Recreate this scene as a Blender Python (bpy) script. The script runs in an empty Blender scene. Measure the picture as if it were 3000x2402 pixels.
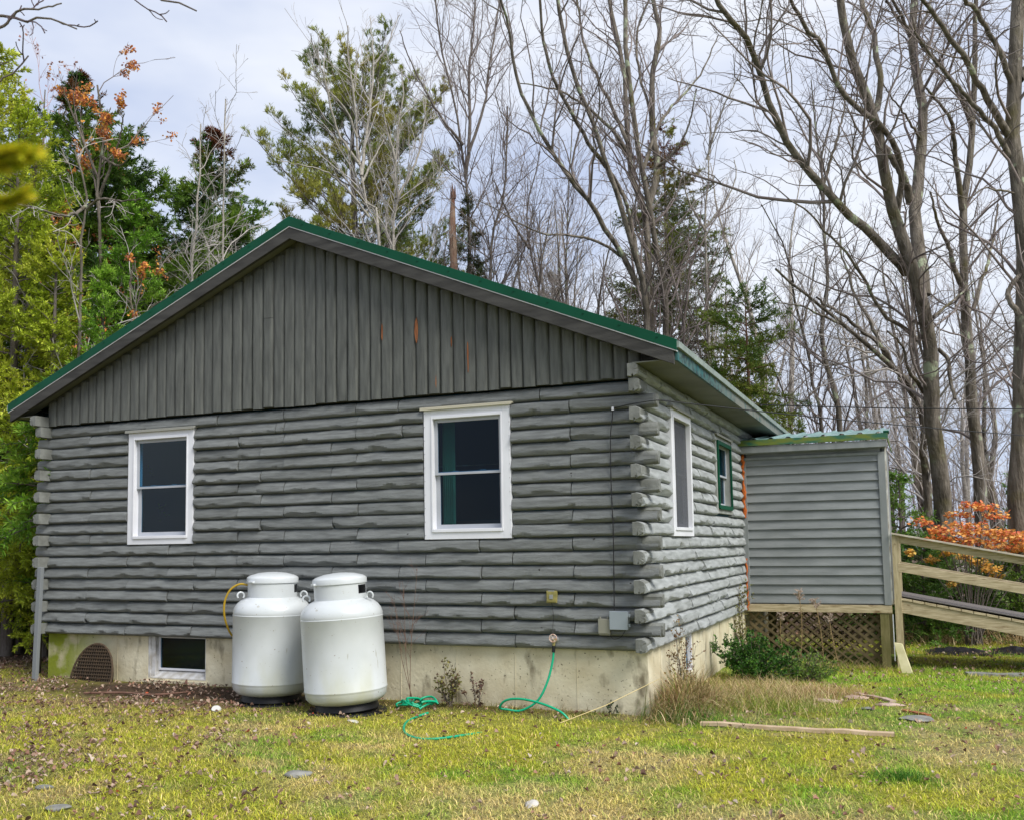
import bpy, math, random
import numpy as np
from mathutils import Vector, Matrix
random.seed(7); RNG = np.random.default_rng(11)
S = bpy.context.scene; COL = S.collection
R = math.radians
# ------------------------------------------------------------------ camera
CAM = np.array([2.2304, -8.6735, 0.9535])
CR = np.array([0.91477, 0.40371, -0.01438]); CU = np.array([0.04741, -0.07195, 0.99628]); CF = np.array([-0.40118, 0.91205, 0.08496])
FPX, PX, PY = 2896.43, 1404.33, 1349.25
cd = bpy.data.cameras.new('camera'); cam = bpy.data.objects.new('camera', cd); COL.objects.link(cam)
cd.sensor_width = 36; cd.lens = 36*FPX/3000; cd.shift_x = (1500-PX)/3000; cd.shift_y = (PY-1201)/3000
cd.clip_start = 0.05; cd.clip_end = 800
cd.dof.use_dof = True; cd.dof.focus_distance = 10.5; cd.dof.aperture_fstop = 8
m = Matrix.Identity(4)
for i in range(3):
    m[i][0], m[i][1], m[i][2], m[i][3] = CR[i], CU[i], -CF[i], CAM[i]
cam.matrix_world = m; S.camera = cam
# ------------------------------------------------------------------ world, sun, exposure
SUN_AZ, SUN_EL = R(114), R(46)      # azimuth clockwise from north (+Y): light comes from the right
w = bpy.data.worlds.new('World'); S.world = w; w.use_nodes = True
nt = w.node_tree; nt.nodes.clear()
def N(t, ty, **k):
    n = t.nodes.new(ty)
    for a, b in k.items(): setattr(n, a, b)
    return n
wo = N(nt, 'ShaderNodeOutputWorld'); bg = N(nt, 'ShaderNodeBackground'); bg.inputs[1].default_value = 0.1
sky = N(nt, 'ShaderNodeTexSky', sky_type='NISHITA', sun_disc=False); sky.sun_elevation = SUN_EL; sky.sun_rotation = SUN_AZ
tc = N(nt, 'ShaderNodeTexCoord'); mp = N(nt, 'ShaderNodeMapping'); mp.inputs['Scale'].default_value = (1, 1, 2.6)
nz = N(nt, 'ShaderNodeTexNoise'); nz.inputs['Scale'].default_value = 2.2; nz.inputs['Detail'].default_value = 5; nz.inputs['Roughness'].default_value = .5
rp = N(nt, 'ShaderNodeValToRGB'); rp.color_ramp.elements[0].position = .40; rp.color_ramp.elements[1].position = .58
rp.color_ramp.elements[0].color = (2.1, 2.38, 3.1, 1); rp.color_ramp.elements[1].color = (3.3, 3.42, 3.7, 1)
mx = N(nt, 'ShaderNodeMix', data_type='RGBA'); mx.inputs[0].default_value = .93
nt.links.new(tc.outputs['Generated'], mp.inputs[0]); nt.links.new(mp.outputs[0], nz.inputs['Vector']); nt.links.new(nz.outputs[0], rp.inputs[0])
nt.links.new(sky.outputs[0], mx.inputs[6]); nt.links.new(rp.outputs[0], mx.inputs[7]); nt.links.new(mx.outputs[2], bg.inputs[0]); nt.links.new(bg.outputs[0], wo.inputs[0])
sl = bpy.data.lights.new('sun', 'SUN'); sl.energy = 1.5; sl.angle = R(28); sl.color = (1, .965, .9)
so = bpy.data.objects.new('sun', sl); COL.objects.link(so)
sd = Vector((math.sin(SUN_AZ)*math.cos(SUN_EL), math.cos(SUN_AZ)*math.cos(SUN_EL), math.sin(SUN_EL)))
so.rotation_euler = sd.to_track_quat('Z', 'Y').to_euler(); so.location = (20, -5, 30)
S.view_settings.view_transform = 'Standard'; S.view_settings.look = 'None'; S.view_settings.gamma = 1; S.view_settings.exposure = 1.5
S.render.engine = 'CYCLES'; S.cycles.max_bounces = 6; S.cycles.transparent_max_bounces = 12
# ------------------------------------------------------------------ helpers
def at(x, y, dep):                      # view pixel (2156 wide) at a depth -> world
    x *= 1.39147; y *= 1.39147
    return CAM + dep*(CF + CR*(x-PX)/FPX - CU*(y-PY)/FPX)
def sstep(a, b, x):
    t = np.clip((np.asarray(x, float)-a)/(b-a), 0, 1); return t*t*(3-2*t)
def vnoise(x, y, sc=1.0, seed=0):
    x = np.asarray(x, float)*sc+seed*17.31; y = np.asarray(y, float)*sc+seed*7.77
    xi = np.floor(x).astype(np.int64); yi = np.floor(y).astype(np.int64); fx = x-xi; fy = y-yi
    fx = fx*fx*(3-2*fx); fy = fy*fy*(3-2*fy)
    def hsh(a, b):
        n = (a*374761393 + b*668265263 + seed*982451653) & 0xffffffff
        n = ((n ^ (n >> 13))*1274126177) & 0xffffffff
        return ((n ^ (n >> 16)) & 0xffff)/65535.
    return (hsh(xi, yi)*(1-fx)+hsh(xi+1, yi)*fx)*(1-fy)+(hsh(xi, yi+1)*(1-fx)+hsh(xi+1, yi+1)*fx)*fy
def fbm(x, y, sc=1.0, seed=0, o=4):
    r = 0; a = .5; t = 0
    for i in range(o): r = r+a*vnoise(x, y, sc*2**i, seed+i); t += a; a *= .55
    return r/t
def gz(x, y):
    x = np.asarray(x, float); y = np.asarray(y, float)
    z = -.525-.035*sstep(-7, 0, x)-.165*sstep(.4, 6, y)*sstep(-.6, 1.4, x)-.02*sstep(0, -6, y)
    z = z-.12*sstep(4, 12, y)*(1-sstep(-.6, 1.4, x))
    z = z+.05*np.clip(1-np.abs(y+.15)/.5, 0, 1)*sstep(-7.3, -6.5, x)*(1-sstep(-4.4, -3.4, x))*.6
    z = z+.022*(fbm(x, y, 1.3, 3, 2)-.5)+.012*(vnoise(x, y, 5, 9)-.5)
    z = z+.35*(fbm(x, y, .11, 5, 2)-.5)*sstep(16, 34, np.hypot(x-2, y+8))
    return z
def g1(x, y): return float(gz(x, y))
def mesh_np(name, V, F, mat, parent=None, smooth=True, cols=None):
    me = bpy.data.meshes.new(name); V = np.asarray(V, np.float32).reshape(-1, 3); F = np.asarray(F, np.int32); k = F.shape[1]; n = len(F)
    me.vertices.add(len(V)); me.vertices.foreach_set('co', V.ravel())
    me.loops.add(n*k); me.loops.foreach_set('vertex_index', F.ravel())
    me.polygons.add(n); me.polygons.foreach_set('loop_start', np.arange(0, n*k, k, dtype=np.int32))
    me.polygons.foreach_set('use_smooth', np.full(n, bool(smooth)))
    if cols is not None:
        at_ = me.color_attributes.new('tint', 'FLOAT_COLOR', 'POINT')
        c4 = np.ones((len(V), 4), np.float32); c4[:, :3] = cols; at_.data.foreach_set('color', c4.ravel())
    me.update(calc_edges=True); me.materials.append(mat)
    o = bpy.data.objects.new(name, me); COL.objects.link(o)
    if parent is not None: o.parent = parent
    return o
class MB:
    def __init__(s): s.v = []; s.f = []
    def add(s, V, F):
        b = len(s.v); s.v += [tuple(map(float, p)) for p in V]; s.f += [tuple(i+b for i in f) for f in F]; return s
    def box(s, x0, x1, y0, y1, z0, z1, M=None):
        P = [(x, y, z) for z in (z0, z1) for y in (y0, y1) for x in (x0, x1)]
        if M: P = [M(*p) for p in P]
        return s.add(P, [(0, 2, 3, 1), (4, 5, 7, 6), (0, 1, 5, 4), (1, 3, 7, 5), (3, 2, 6, 7), (2, 0, 4, 6)])
    def beam(s, a, b, wd, ht, up=(0, 0, 1)):
        a = Vector(a); b = Vector(b); t = (b-a).normalized(); sd_ = t.cross(Vector(up)).normalized(); u = sd_.cross(t)
        P = [p+sd_*i*wd/2+u*j*ht/2 for p in (a, b) for i, j in ((-1, -1), (1, -1), (1, 1), (-1, 1))]
        return s.add(P, [(0, 1, 2, 3), (7, 6, 5, 4), (0, 4, 5, 1), (1, 5, 6, 2), (2, 6, 7, 3), (3, 7, 4, 0)])
    def tube(s, P, r, k=8, caps=True):
        P = [Vector(p) for p in P]; n = len(P); rr = r if hasattr(r, '__len__') else [r]*n
        u = None; b = len(s.v)
        for i, p in enumerate(P):
            t = (P[min(i+1, n-1)]-P[max(i-1, 0)]).normalized()
            if u is None: u = t.cross(Vector((.3, .2, .93)) if abs(t.z) < .9 else Vector((1, .1, 0))).normalized()
            u = (u-t*u.dot(t)).normalized(); v = t.cross(u)
            for j in range(k):
                a = 2*math.pi*j/k; s.v.append(tuple(p+(u*math.cos(a)+v*math.sin(a))*rr[i]))
        for i in range(n-1):
            for j in range(k): s.f.append((b+i*k+j, b+i*k+(j+1) % k, b+(i+1)*k+(j+1) % k, b+(i+1)*k+j))
        if caps: s.f.append(tuple(b+j for j in range(k))[::-1]); s.f.append(tuple(b+(n-1)*k+j for j in range(k)))
        return s
    def lathe(s, prof, c=(0, 0, 0), k=40, caps=True):
        b = len(s.v); n = len(prof)
        for r_, z in prof:
            for j in range(k):
                a = 2*math.pi*j/k; s.v.append((c[0]+r_*math.cos(a), c[1]+r_*math.sin(a), c[2]+z))
        for i in range(n-1):
            for j in range(k): s.f.append((b+i*k+j, b+i*k+(j+1) % k, b+(i+1)*k+(j+1) % k, b+(i+1)*k+j))
        if caps: s.f.append(tuple(b+j for j in range(k))[::-1]); s.f.append(tuple(b+(n-1)*k+j for j in range(k)))
        return s
    def build(s, name, mat, parent=None, bevel=0, smooth=False, loc=None):
        me = bpy.data.meshes.new(name); me.from_pydata(s.v, [], s.f); me.update(); me.materials.append(mat)
        o = bpy.data.objects.new(name, me); COL.objects.link(o)
        if parent is not None: o.parent = parent
        if loc is not None: o.location = loc
        if smooth: me.polygons.foreach_set('use_smooth', [True]*len(me.polygons)); me.set_sharp_from_angle(angle=R(40))
        if bevel: b = o.modifiers.new('b', 'BEVEL'); b.width = bevel; b.segments = 2; b.limit_method = 'ANGLE'; b.angle_limit = R(40)
        return o
def tag(o, label=None, cat=None, group=None, kind=None):
    if label: o['label'] = label
    if cat: o['category'] = cat
    if group: o['group'] = group
    if kind: o['kind'] = kind
    return o
def thing(name, loc, label, cat, group=None):
    o = bpy.data.objects.new(name, None); o.empty_display_size = .1; COL.objects.link(o); o.location = tuple(map(float, loc)); return tag(o, label, cat, group)
def keep(root):     # children were modelled in world coordinates: shift them into the root's frame
    off = Vector(root.location)
    for c in root.children:
        c.location = Vector(c.location)-off
    return root
# ------------------------------------------------------------------ materials
def mat(name, col, rough=.7, col2=None, nscale=4., bump=0., bscale=20., stretch=(1, 1, 1), metal=0., spec=.4, ramp=(.35, .65), detail=6, coat=0.):
    M = bpy.data.materials.new(name); M.use_nodes = True; t = M.node_tree; b = t.nodes['Principled BSDF']
    b.inputs['Base Color'].default_value = (*col, 1); b.inputs['Roughness'].default_value = rough; b.inputs['Metallic'].default_value = metal
    b.inputs['Specular IOR Level'].default_value = spec; b.inputs['Coat Weight'].default_value = coat
    c = N(t, 'ShaderNodeTexCoord'); mp = N(t, 'ShaderNodeMapping'); mp.inputs['Scale'].default_value = stretch; t.links.new(c.outputs['Object'], mp.inputs[0])
    if col2:
        n = N(t, 'ShaderNodeTexNoise'); n.inputs['Scale'].default_value = nscale; n.inputs['Detail'].default_value = detail
        rr = N(t, 'ShaderNodeValToRGB'); rr.color_ramp.elements[0].position, rr.color_ramp.elements[1].position = ramp
        rr.color_ramp.elements[0].color = (*col, 1); rr.color_ramp.elements[1].color = (*col2, 1)
        t.links.new(mp.outputs[0], n.inputs['Vector']); t.links.new(n.outputs[0], rr.inputs[0]); t.links.new(rr.outputs[0], b.inputs['Base Color'])
    if bump:
        n2 = N(t, 'ShaderNodeTexNoise'); n2.inputs['Scale'].default_value = bscale; n2.inputs['Detail'].default_value = 5
        bp = N(t, 'ShaderNodeBump'); bp.inputs['Strength'].default_value = bump; bp.inputs['Distance'].default_value = .01
        t.links.new(mp.outputs[0], n2.inputs['Vector']); t.links.new(n2.outputs[0], bp.inputs['Height']); t.links.new(bp.outputs[0], b.inputs['Normal'])
    return M
def add_layer(M, col, scale, lo, hi, stretch=(1, 1, 1), zfade=None, axis=2):
    # a second stain or grain layer over the present base colour
    t = M.node_tree; b = t.nodes['Principled BSDF']; src = b.inputs['Base Color'].links[0].from_socket if b.inputs['Base Color'].links else None
    c = N(t, 'ShaderNodeTexCoord'); mp = N(t, 'ShaderNodeMapping'); mp.inputs['Scale'].default_value = stretch; t.links.new(c.outputs['Object'], mp.inputs[0])
    n = N(t, 'ShaderNodeTexNoise'); n.inputs['Scale'].default_value = scale; n.inputs['Detail'].default_value = 6; t.links.new(mp.outputs[0], n.inputs['Vector'])
    mr = N(t, 'ShaderNodeMapRange'); mr.inputs[1].default_value = lo; mr.inputs[2].default_value = hi; t.links.new(n.outputs[0], mr.inputs[0])
    fac = mr.outputs[0]
    if zfade:
        sp = N(t, 'ShaderNodeSeparateXYZ'); t.links.new(c.outputs['Object'], sp.inputs[0])
        m2 = N(t, 'ShaderNodeMapRange'); m2.inputs[1].default_value = zfade[0]; m2.inputs[2].default_value = zfade[1]; t.links.new(sp.outputs[axis], m2.inputs[0])
        mu = N(t, 'ShaderNodeMath', operation='MULTIPLY'); t.links.new(fac, mu.inputs[0]); t.links.new(m2.outputs[0], mu.inputs[1]); fac = mu.outputs[0]
    x = N(t, 'ShaderNodeMix', data_type='RGBA'); t.links.new(fac, x.inputs[0])
    if src: t.links.new(src, x.inputs[6])
    else: x.inputs[6].default_value = b.inputs['Base Color'].default_value
    x.inputs[7].default_value = (*col, 1); t.links.new(x.outputs[2], b.inputs['Base Color'])
    return M
def tintmat(name, rough=.8, nscale=30., lo=.75, hi=1.2, trans=0., bump=0., bscale=40):
    M = bpy.data.materials.new(name); M.use_nodes = True; t = M.node_tree; b = t.nodes['Principled BSDF']
    a = N(t, 'ShaderNodeAttribute', attribute_name='tint'); c = N(t, 'ShaderNodeTexCoord'); n = N(t, 'ShaderNodeTexNoise'); n.inputs['Scale'].default_value = nscale
    n.inputs['Detail'].default_value = 6
    mr = N(t, 'ShaderNodeMapRange'); mr.inputs[1].default_value = .3; mr.inputs[2].default_value = .7; mr.inputs[3].default_value = lo; mr.inputs[4].default_value = hi
    vm = N(t, 'ShaderNodeVectorMath', operation='SCALE')
    t.links.new(c.outputs['Object'], n.inputs['Vector']); t.links.new(n.outputs[0], mr.inputs[0]); t.links.new(a.outputs['Color'], vm.inputs[0]); t.links.new(mr.outputs[0], vm.inputs['Scale'])
    t.links.new(vm.outputs[0], b.inputs['Base Color']); b.inputs['Roughness'].default_value = rough; b.inputs['Specular IOR Level'].default_value = .25
    if bump:
        bp = N(t, 'ShaderNodeBump'); bp.inputs['Strength'].default_value = bump; bp.inputs['Distance'].default_value = .02; n2 = N(t, 'ShaderNodeTexNoise'); n2.inputs['Scale'].default_value = bscale; n2.inputs['Detail'].default_value = 4
        t.links.new(c.outputs['Object'], n2.inputs['Vector']); t.links.new(n2.outputs[0], bp.inputs['Height']); t.links.new(bp.outputs[0], b.inputs['Normal'])
    if trans:
        o = t.nodes['Material Output']; tr = N(t, 'ShaderNodeBsdfTranslucent'); ms = N(t, 'ShaderNodeMixShader'); ms.inputs[0].default_value = trans
        t.links.new(vm.outputs[0], tr.inputs[0]); t.links.new(b.outputs[0], ms.inputs[1]); t.links.new(tr.outputs[0], ms.inputs[2]); t.links.new(ms.outputs[0], o.inputs[0])
    return M
PAINT = (.130, .138, .136); PAINT2 = (.195, .207, .204)
M_logF = mat('log paint along', PAINT, .6, PAINT2, 5, .8, 34, (1, 1, 9)); add_layer(M_logF, (.03, .028, .024), 13, .735, .75, (1, 1, 1.5))
M_logS = mat('lit side log paint', (.25, .265, .262), .6, (.37, .39, .39), 4, .55, 26, (1, 1, 7))  # same paint as the front logs; brighter light on this side put into the colour
M_butt = mat('log end paint', (.13, .135, .122), .7, (.20, .208, .195), 9, .4, 60)
M_board = mat('gable board paint', (.07, .074, .068), .6, (.112, .118, .108), 5, .5, 30, (6, 6, .7))
M_fascia = mat('weathered fascia', (.028, .027, .025), .75, (.058, .056, .052), 3, .4, 30, (1, 3, 6))
M_soffit = mat('soffit board', (.12, .125, .10), .7, (.17, .175, .15), 2)
M_green = mat('green metal', (.0, .052, .024), .55, (.0, .066, .032), 3, .05, 8, spec=.2)
M_greenroof = mat('green metal roof sheet', (.02, .09, .065), .45, (.10, .17, .14), 5, .05, 8)
M_white = mat('white vinyl', (.74, .75, .79), .4, (.66, .67, .71), 3)
M_sash = mat('sash vinyl', (.42, .44, .48), .4, (.36, .38, .42), 4)
M_conc = mat('foundation concrete', (.52, .46, .31), .85, (.66, .61, .45), 3.2, .5, 26)
add_layer(M_conc, (.20, .17, .11), 7, .58, .74, (1, 1, .45))
add_layer(M_conc, (.20, .24, .015), 3.2, .34, .5, (1, 1, 1), (-6.1, -6.9), 0)
add_layer(M_conc, (.10, .08, .05), 45, .66, .72); add_layer(M_conc, (.17, .13, .07), 9, .35, .95, (1, 1, 1), (-.38, -.62))
M_wood = mat('treated lumber', (.34, .27, .155), .75, (.55, .46, .30), 5, .35, 30, (1.2, 4, 14))
add_layer(M_wood, (.19, .115, .05), 5, .62, .74, (1, 2, 3))
M_woodv = mat('treated post', (.33, .265, .15), .75, (.50, .42, .26), 5, .35, 30, (9, 9, .9)); add_layer(M_woodv, (.17, .11, .05), 6, .66, .74, (2, 2, 1))
M_oldpost = mat('greened old post', (.12, .11, .035), .85, (.19, .165, .07), 6, .4, 30, (5, 5, .8))
M_rust = mat('bare red wood', (.20, .065, .025), .8, (.34, .13, .05), 30, stretch=(3, 3, .4))
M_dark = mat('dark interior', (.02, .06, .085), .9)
M_black = mat('black plastic', (.008, .008, .010), .5, spec=.3)
M_siding = mat('clapboard stain', (.175, .19, .19), .6, (.24, .255, .258), 2.2, .3, 40, (1.0, 1, 5))
M_trim = mat('grey corner trim', (.19, .205, .205), .6, (.25, .262, .262), 3, .15, 40, (3, 3, .6))
M_tank = mat('tank enamel', (.58, .61, .635), .36, (.50, .53, .54), 2.5, .02, 9, coat=.25); add_layer(M_tank, (.46, .47, .36), 4.5, .5, .72, (1, 1, .35), (.55, .05)); add_layer(M_tank, (.25, .2, .15), 40, .70, .73); add_layer(M_tank, (.40, .40, .37), 7, .69, .72, (3, 3, .5))
M_hose = mat('green hose', (.0, .30, .15), .35, (.0, .36, .19), 4); M_yel = mat('yellow gas hose', (.42, .27, .02), .4)
M_steel = mat('dull steel', (.35, .36, .36), .4, metal=.6); M_brass = mat('weathered brass', (.30, .26, .08), .5, (.2, .18, .06), 30)
M_grey = mat('grey utility plastic', (.27, .31, .34), .5); M_beige = mat('beige utility box', (.24, .235, .19), .55)
M_pipe = mat('painted conduit', (.19, .205, .215), .5); M_foam = mat('spray foam', (.42, .10, .01), .8, (.42, .09, .01), 30, .6, 60)
M_cable = mat('black cable', (.01, .01, .012), .5)
M_lattice = mat('brown lattice', (.10, .075, .035), .8, (.17, .13, .065), 6)
M_wicker = mat('rusty grate metal', (.05, .035, .022), .85, (.085, .055, .03), 30)
M_stone = mat('field stone', (.14, .14, .13), .85, (.26, .26, .24), 9, .6, 20); M_stone2 = mat('reddish flagstone', (.36, .25, .20), .85, (.50, .38, .32), 8, .5, 25)
M_tan = mat('tan board', (.40, .29, .18), .8, (.55, .42, .29), 6, .3, 20)
M_teal = mat('peeling teal fascia', (.008, .10, .11), .7, (.07, .12, .11), 9, .3, 20); add_layer(M_teal, (.015, .03, .03), 14, .5, .62); add_layer(M_teal, (.16, .17, .15), 5, .35, .5, (1, 1, 1), (1.2, 3.0), 1)
M_bark = mat('grey bark', (.075, .062, .045), .9, (.22, .19, .155), 9, 1., 30, (1, 1, .22)); add_layer(M_bark, (.33, .37, .25), 3.1, .60, .66); add_layer(M_bark, (.10, .085, .03), 1.4, .56, .7)
M_barkd = mat('dark bark', (.10, .082, .07), .9, (.17, .145, .125), 6, .8, 22, (1, 1, .4)); M_barkb = mat('birch bark', (.26, .235, .20), .8, (.42, .39, .34), 7, .3, 20, (1, 1, 2)); add_layer(M_barkb, (.12, .1, .08), 12, .6, .66, (1, 1, 3))
M_barkr = mat('reddish bark', (.12, .06, .04), .9, (.18, .1, .07), 8, .6, 20)
for m_ in (M_bark, M_barkd):
    for n_ in m_.node_tree.nodes:
        if n_.type == 'BUMP': n_.inputs['Distance'].default_value = .04
M_twig = mat('bare twigs', (.13, .10, .09), .85, (.26, .22, .205), 1.2); M_twigl = mat('pale bare twigs', (.33, .30, .28), .85, (.50, .46, .43), 1.2)
M_leaf = tintmat('foliage tint', .6, 3., .8, 1.15, .25); M_litter = tintmat('litter tint', .8, 60, .8, 1.15, .1); M_blade = tintmat('blade tint', .7, 25, .85, 1.15, .3)
M_ground = tintmat('ground tint', .95, 26, .45, 1.4, 0, .9, 60)
def glass(name, tint=(.8, .9, .92), amt=.14):
    M = bpy.data.materials.new(name); M.use_nodes = True; t = M.node_tree; o = t.nodes['Material Output']; t.nodes.remove(t.nodes['Principled BSDF'])
    tr = N(t, 'ShaderNodeBsdfTransparent'); tr.inputs[0].default_value = (*tint, 1); gl = N(t, 'ShaderNodeBsdfGlossy'); gl.inputs['Roughness'].default_value = .03
    fr = N(t, 'ShaderNodeLayerWeight'); fr.inputs[0].default_value = .12; ad = N(t, 'ShaderNodeMath', operation='MULTIPLY_ADD'); ad.inputs[1].default_value = .3; ad.inputs[2].default_value = amt-.04
    ms = N(t, 'ShaderNodeMixShader'); t.links.new(fr.outputs[1], ad.inputs[0]); t.links.new(ad.outputs[0], ms.inputs[0]); t.links.new(tr.outputs[0], ms.inputs[1]); t.links.new(gl.outputs[0], ms.inputs[2]); t.links.new(ms.outputs[0], o.inputs[0])
    return M
M_glass = glass('window glass', (.45, .68, .8), .05)
def screenmat():
    M = bpy.data.materials.new('insect screen'); M.use_nodes = True; t = M.node_tree; o = t.nodes['Material Output']; b = t.nodes['Principled BSDF']
    b.inputs['Base Color'].default_value = (.09, .095, .11, 1); b.inputs['Roughness'].default_value = .9; tr = N(t, 'ShaderNodeBsdfTransparent'); ms = N(t, 'ShaderNodeMixShader'); ms.inputs[0].default_value = .62
    t.links.new(tr.outputs[0], ms.inputs[1]); t.links.new(b.outputs[0], ms.inputs[2]); t.links.new(ms.outputs[0], o.inputs[0]); return M
M_screen = screenmat()
# ------------------------------------------------------------------ log cabin
H = .127; L = 7.157; D = 5.412; HD = 7.9; NC = 19
FRONT = lambda u, o, z: (u, -o, z)
SIDE = lambda u, o, z: (o, u, z)
class Logs:
    def __init__(s): s.V = []; s.F = []; s.n = 0
    def seg(s, u0, u1, vc, hgt, mp, out=.05, amp=1., step=.035, seed=0, edge=.0, y0=0.):
        rg = np.random.default_rng(seed); n = max(4, int((u1-u0)/step)); u = np.linspace(u0, u1, n); m = 15; t = np.linspace(-1, 1, m)
        out = out+rg.uniform(-.012, .011)*amp+.003; tilt = -rg.uniform(.08, .6)*min(1, amp)
        def pl(st, lo, hi):
            k = max(3, int((u1-u0)/st)+2); return np.interp(u, np.linspace(u0, u1, k), rg.uniform(lo, hi, k))
        th = np.linspace(0, 1, n); O = out*(1-np.abs(t)**6)[None, :]*(1+.07*(pl(.25, -1, 1))[:, None]) 
        t0 = (-.93+amp*np.clip(pl(.13, -.35, .85)+pl(.04, -.06, .06)+rg.uniform(-.15, .15), 0, 1.05)); slope = pl(.2, 1.0, 2.2)
        # drawknife flats: the lower face and, less often, the upper one are cut by a plane
        base = out*(1-np.abs(t0)**6); cut = base[:, None]-slope[:, None]*(t0[:, None]-t[None, :])*out*.62
        O = np.where(t[None, :] < t0[:, None], np.minimum(O, cut), O)
        t1 = .95-amp*np.maximum(0, pl(.22, -.5, .5)); b1 = out*(1-np.abs(t1)**6); c1 = b1[:, None]-1.1*(t[None, :]-t1[:, None])*out*.7
        O = np.where(t[None, :] > t1[:, None], np.minimum(O, c1), O)
        O = O+tilt*out*t[None, :]*(1-np.abs(t)**6)[None, :]+.0012*rg.standard_normal(O.shape)*.5
        O = np.maximum(O, -.002); wob = pl(.3, -1, 1)*.0035*amp
        U = np.repeat(u[:, None], m, 1); Vv = vc+t[None, :]*hgt/2*.985+wob[:, None]
        # end rows close down into the groove
        U = np.vstack([U[:1]+.002, U, U[-1:]-.002]); U[1] += .0; Vv = np.vstack([Vv[:1], Vv, Vv[-1:]]); O = np.vstack([O[:1]*0-.01, O, O[-1:]*0-.01])
        n += 2
        P = np.array(mp(U.ravel(), O.ravel()+y0, Vv.ravel())).T
        i = np.arange(n-1)[:, None]*m+np.arange(m-1)[None, :]; i = i.ravel()+s.n
        s.V.append(P); s.F.append(np.stack([i, i+1, i+m+1, i+m], 1)); s.n += n*m
    def dend(s, ua, ub, vc, mp, hw=.048, out=.046, notch=True, seed=0):
        # free end of a log: closed D-shaped section with a small kerf underneath
        rg = np.random.default_rng(seed); h = H*.985/2
        sec = [(-hw, -h+.004), (-hw, h-.004)]+[(out*(1-abs(t)**6)+rg.uniform(-.003, .003), t*h) for t in np.linspace(.97, -.97, 11)]
        if notch: sec += [(.010, -h+.001), (.010, -h+.020), (-.008, -h+.020), (-.008, -h+.001)]
        k = len(sec); rows = [ua, ua+.012*np.sign(ub-ua), (ua+ub)/2, ub]; V = []
        for r_i, u in enumerate(rows):
            sc = .93 if r_i == 0 else 1.
            for o, v in sec: V.append(mp(u+(rg.uniform(-.004, .004) if r_i == 0 else 0), o*sc, vc+v*sc))
        V.append(mp(ua, 0, vc)); F = []
        for i in range(3):
            for j in range(k): F.append((i*k+j, i*k+(j+1) % k, (i+1)*k+(j+1) % k, (i+1)*k+j))
        for j in range(k): F.append((j, (j+1) % k, 4*k, 4*k))
        MB().add(V, [f if f[2] != f[3] else f[:3] for f in F]).build('log_end', M_butt, cabin, smooth=True)
    def build(s, name, M, parent):
        o = mesh_np(name, np.vstack(s.V), np.vstack(s.F), M, parent, True); o.data.set_sharp_from_angle(angle=R(17)); return o
JO = {1: [-5.92, -5.0, -2.16, -1.23], 2: [-6.51, -5.33, -1.57, -.64], 3: [-5.91, -4.99, -2.15, -1.23], 4: [-6.5, -5.33, -1.56, -.64], 5: [-5.91, -4.97, -4.4, -2.15, -1.23], 6: [-6.49, -5.33, -4.68, -3.22, -2.44, -1.56, -.64], 7: [-5.91, -4.97, -4.39, -3.8, -2.92, -2.15, -1.24], 8: [-6.48, -5.32, -4.12, -3.24, -2.44, -1.58, -.65], 9: [-6.47, -4.39, -3.8, -2.92], 10: [-4.1, -3.21, -.64], 11: [-6.47, -4.39, -3.8, -2.91], 12: [-4.09, -3.22, -.65], 13: [-6.48, -4.39, -3.8, -2.92], 14: [-4.1, -3.22, -.65], 15: [-6.49, -4.39, -3.8, -2.92], 16: [-4.1, -3.22, -.65], 17: [-6.49, -4.38, -3.8, -2.92, -2.4], 18: [-6.5, -3.91, -3.8, -2.91, -.65], 19: [-6.2, -4.67, -3.81, -2.93, -2.44, -.94]}
cabin = thing('log_cabin', (-L/2, 0, 0), 'grey painted log cabin with a green metal roof on a concrete foundation', 'cabin')
W1 = (-5.914, -4.989); W2 = (-2.156, -1.242); W3 = (.965, 1.906); WZ = (8*H, 18*H); W4 = (3.37, 4.43); W4Z = (1.30, 2.25)
def spans(a, b, holes, joints):
    cuts = sorted([j for j in joints if a+.02 < j < b-.02]); ed = [a]+cuts+[b]; out = []
    for p, q in zip(ed[:-1], ed[1:]):
        parts = [(p, q)]
        for h0, h1 in holes:
            nw = []
            for x, y in parts:
                if h1 <= x or h0 >= y: nw.append((x, y)); continue
                if x < h0: nw.append((x, h0))
                if y > h1: nw.append((h1, y))
            parts = nw
        out += [x for x in parts if x[1]-x[0] > .03]
    return out
lf = Logs(); lf.mb = MB(); ls = Logs(); ls.mb = MB()
ff = lambda u, o, z: (u, -o, z)
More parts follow.
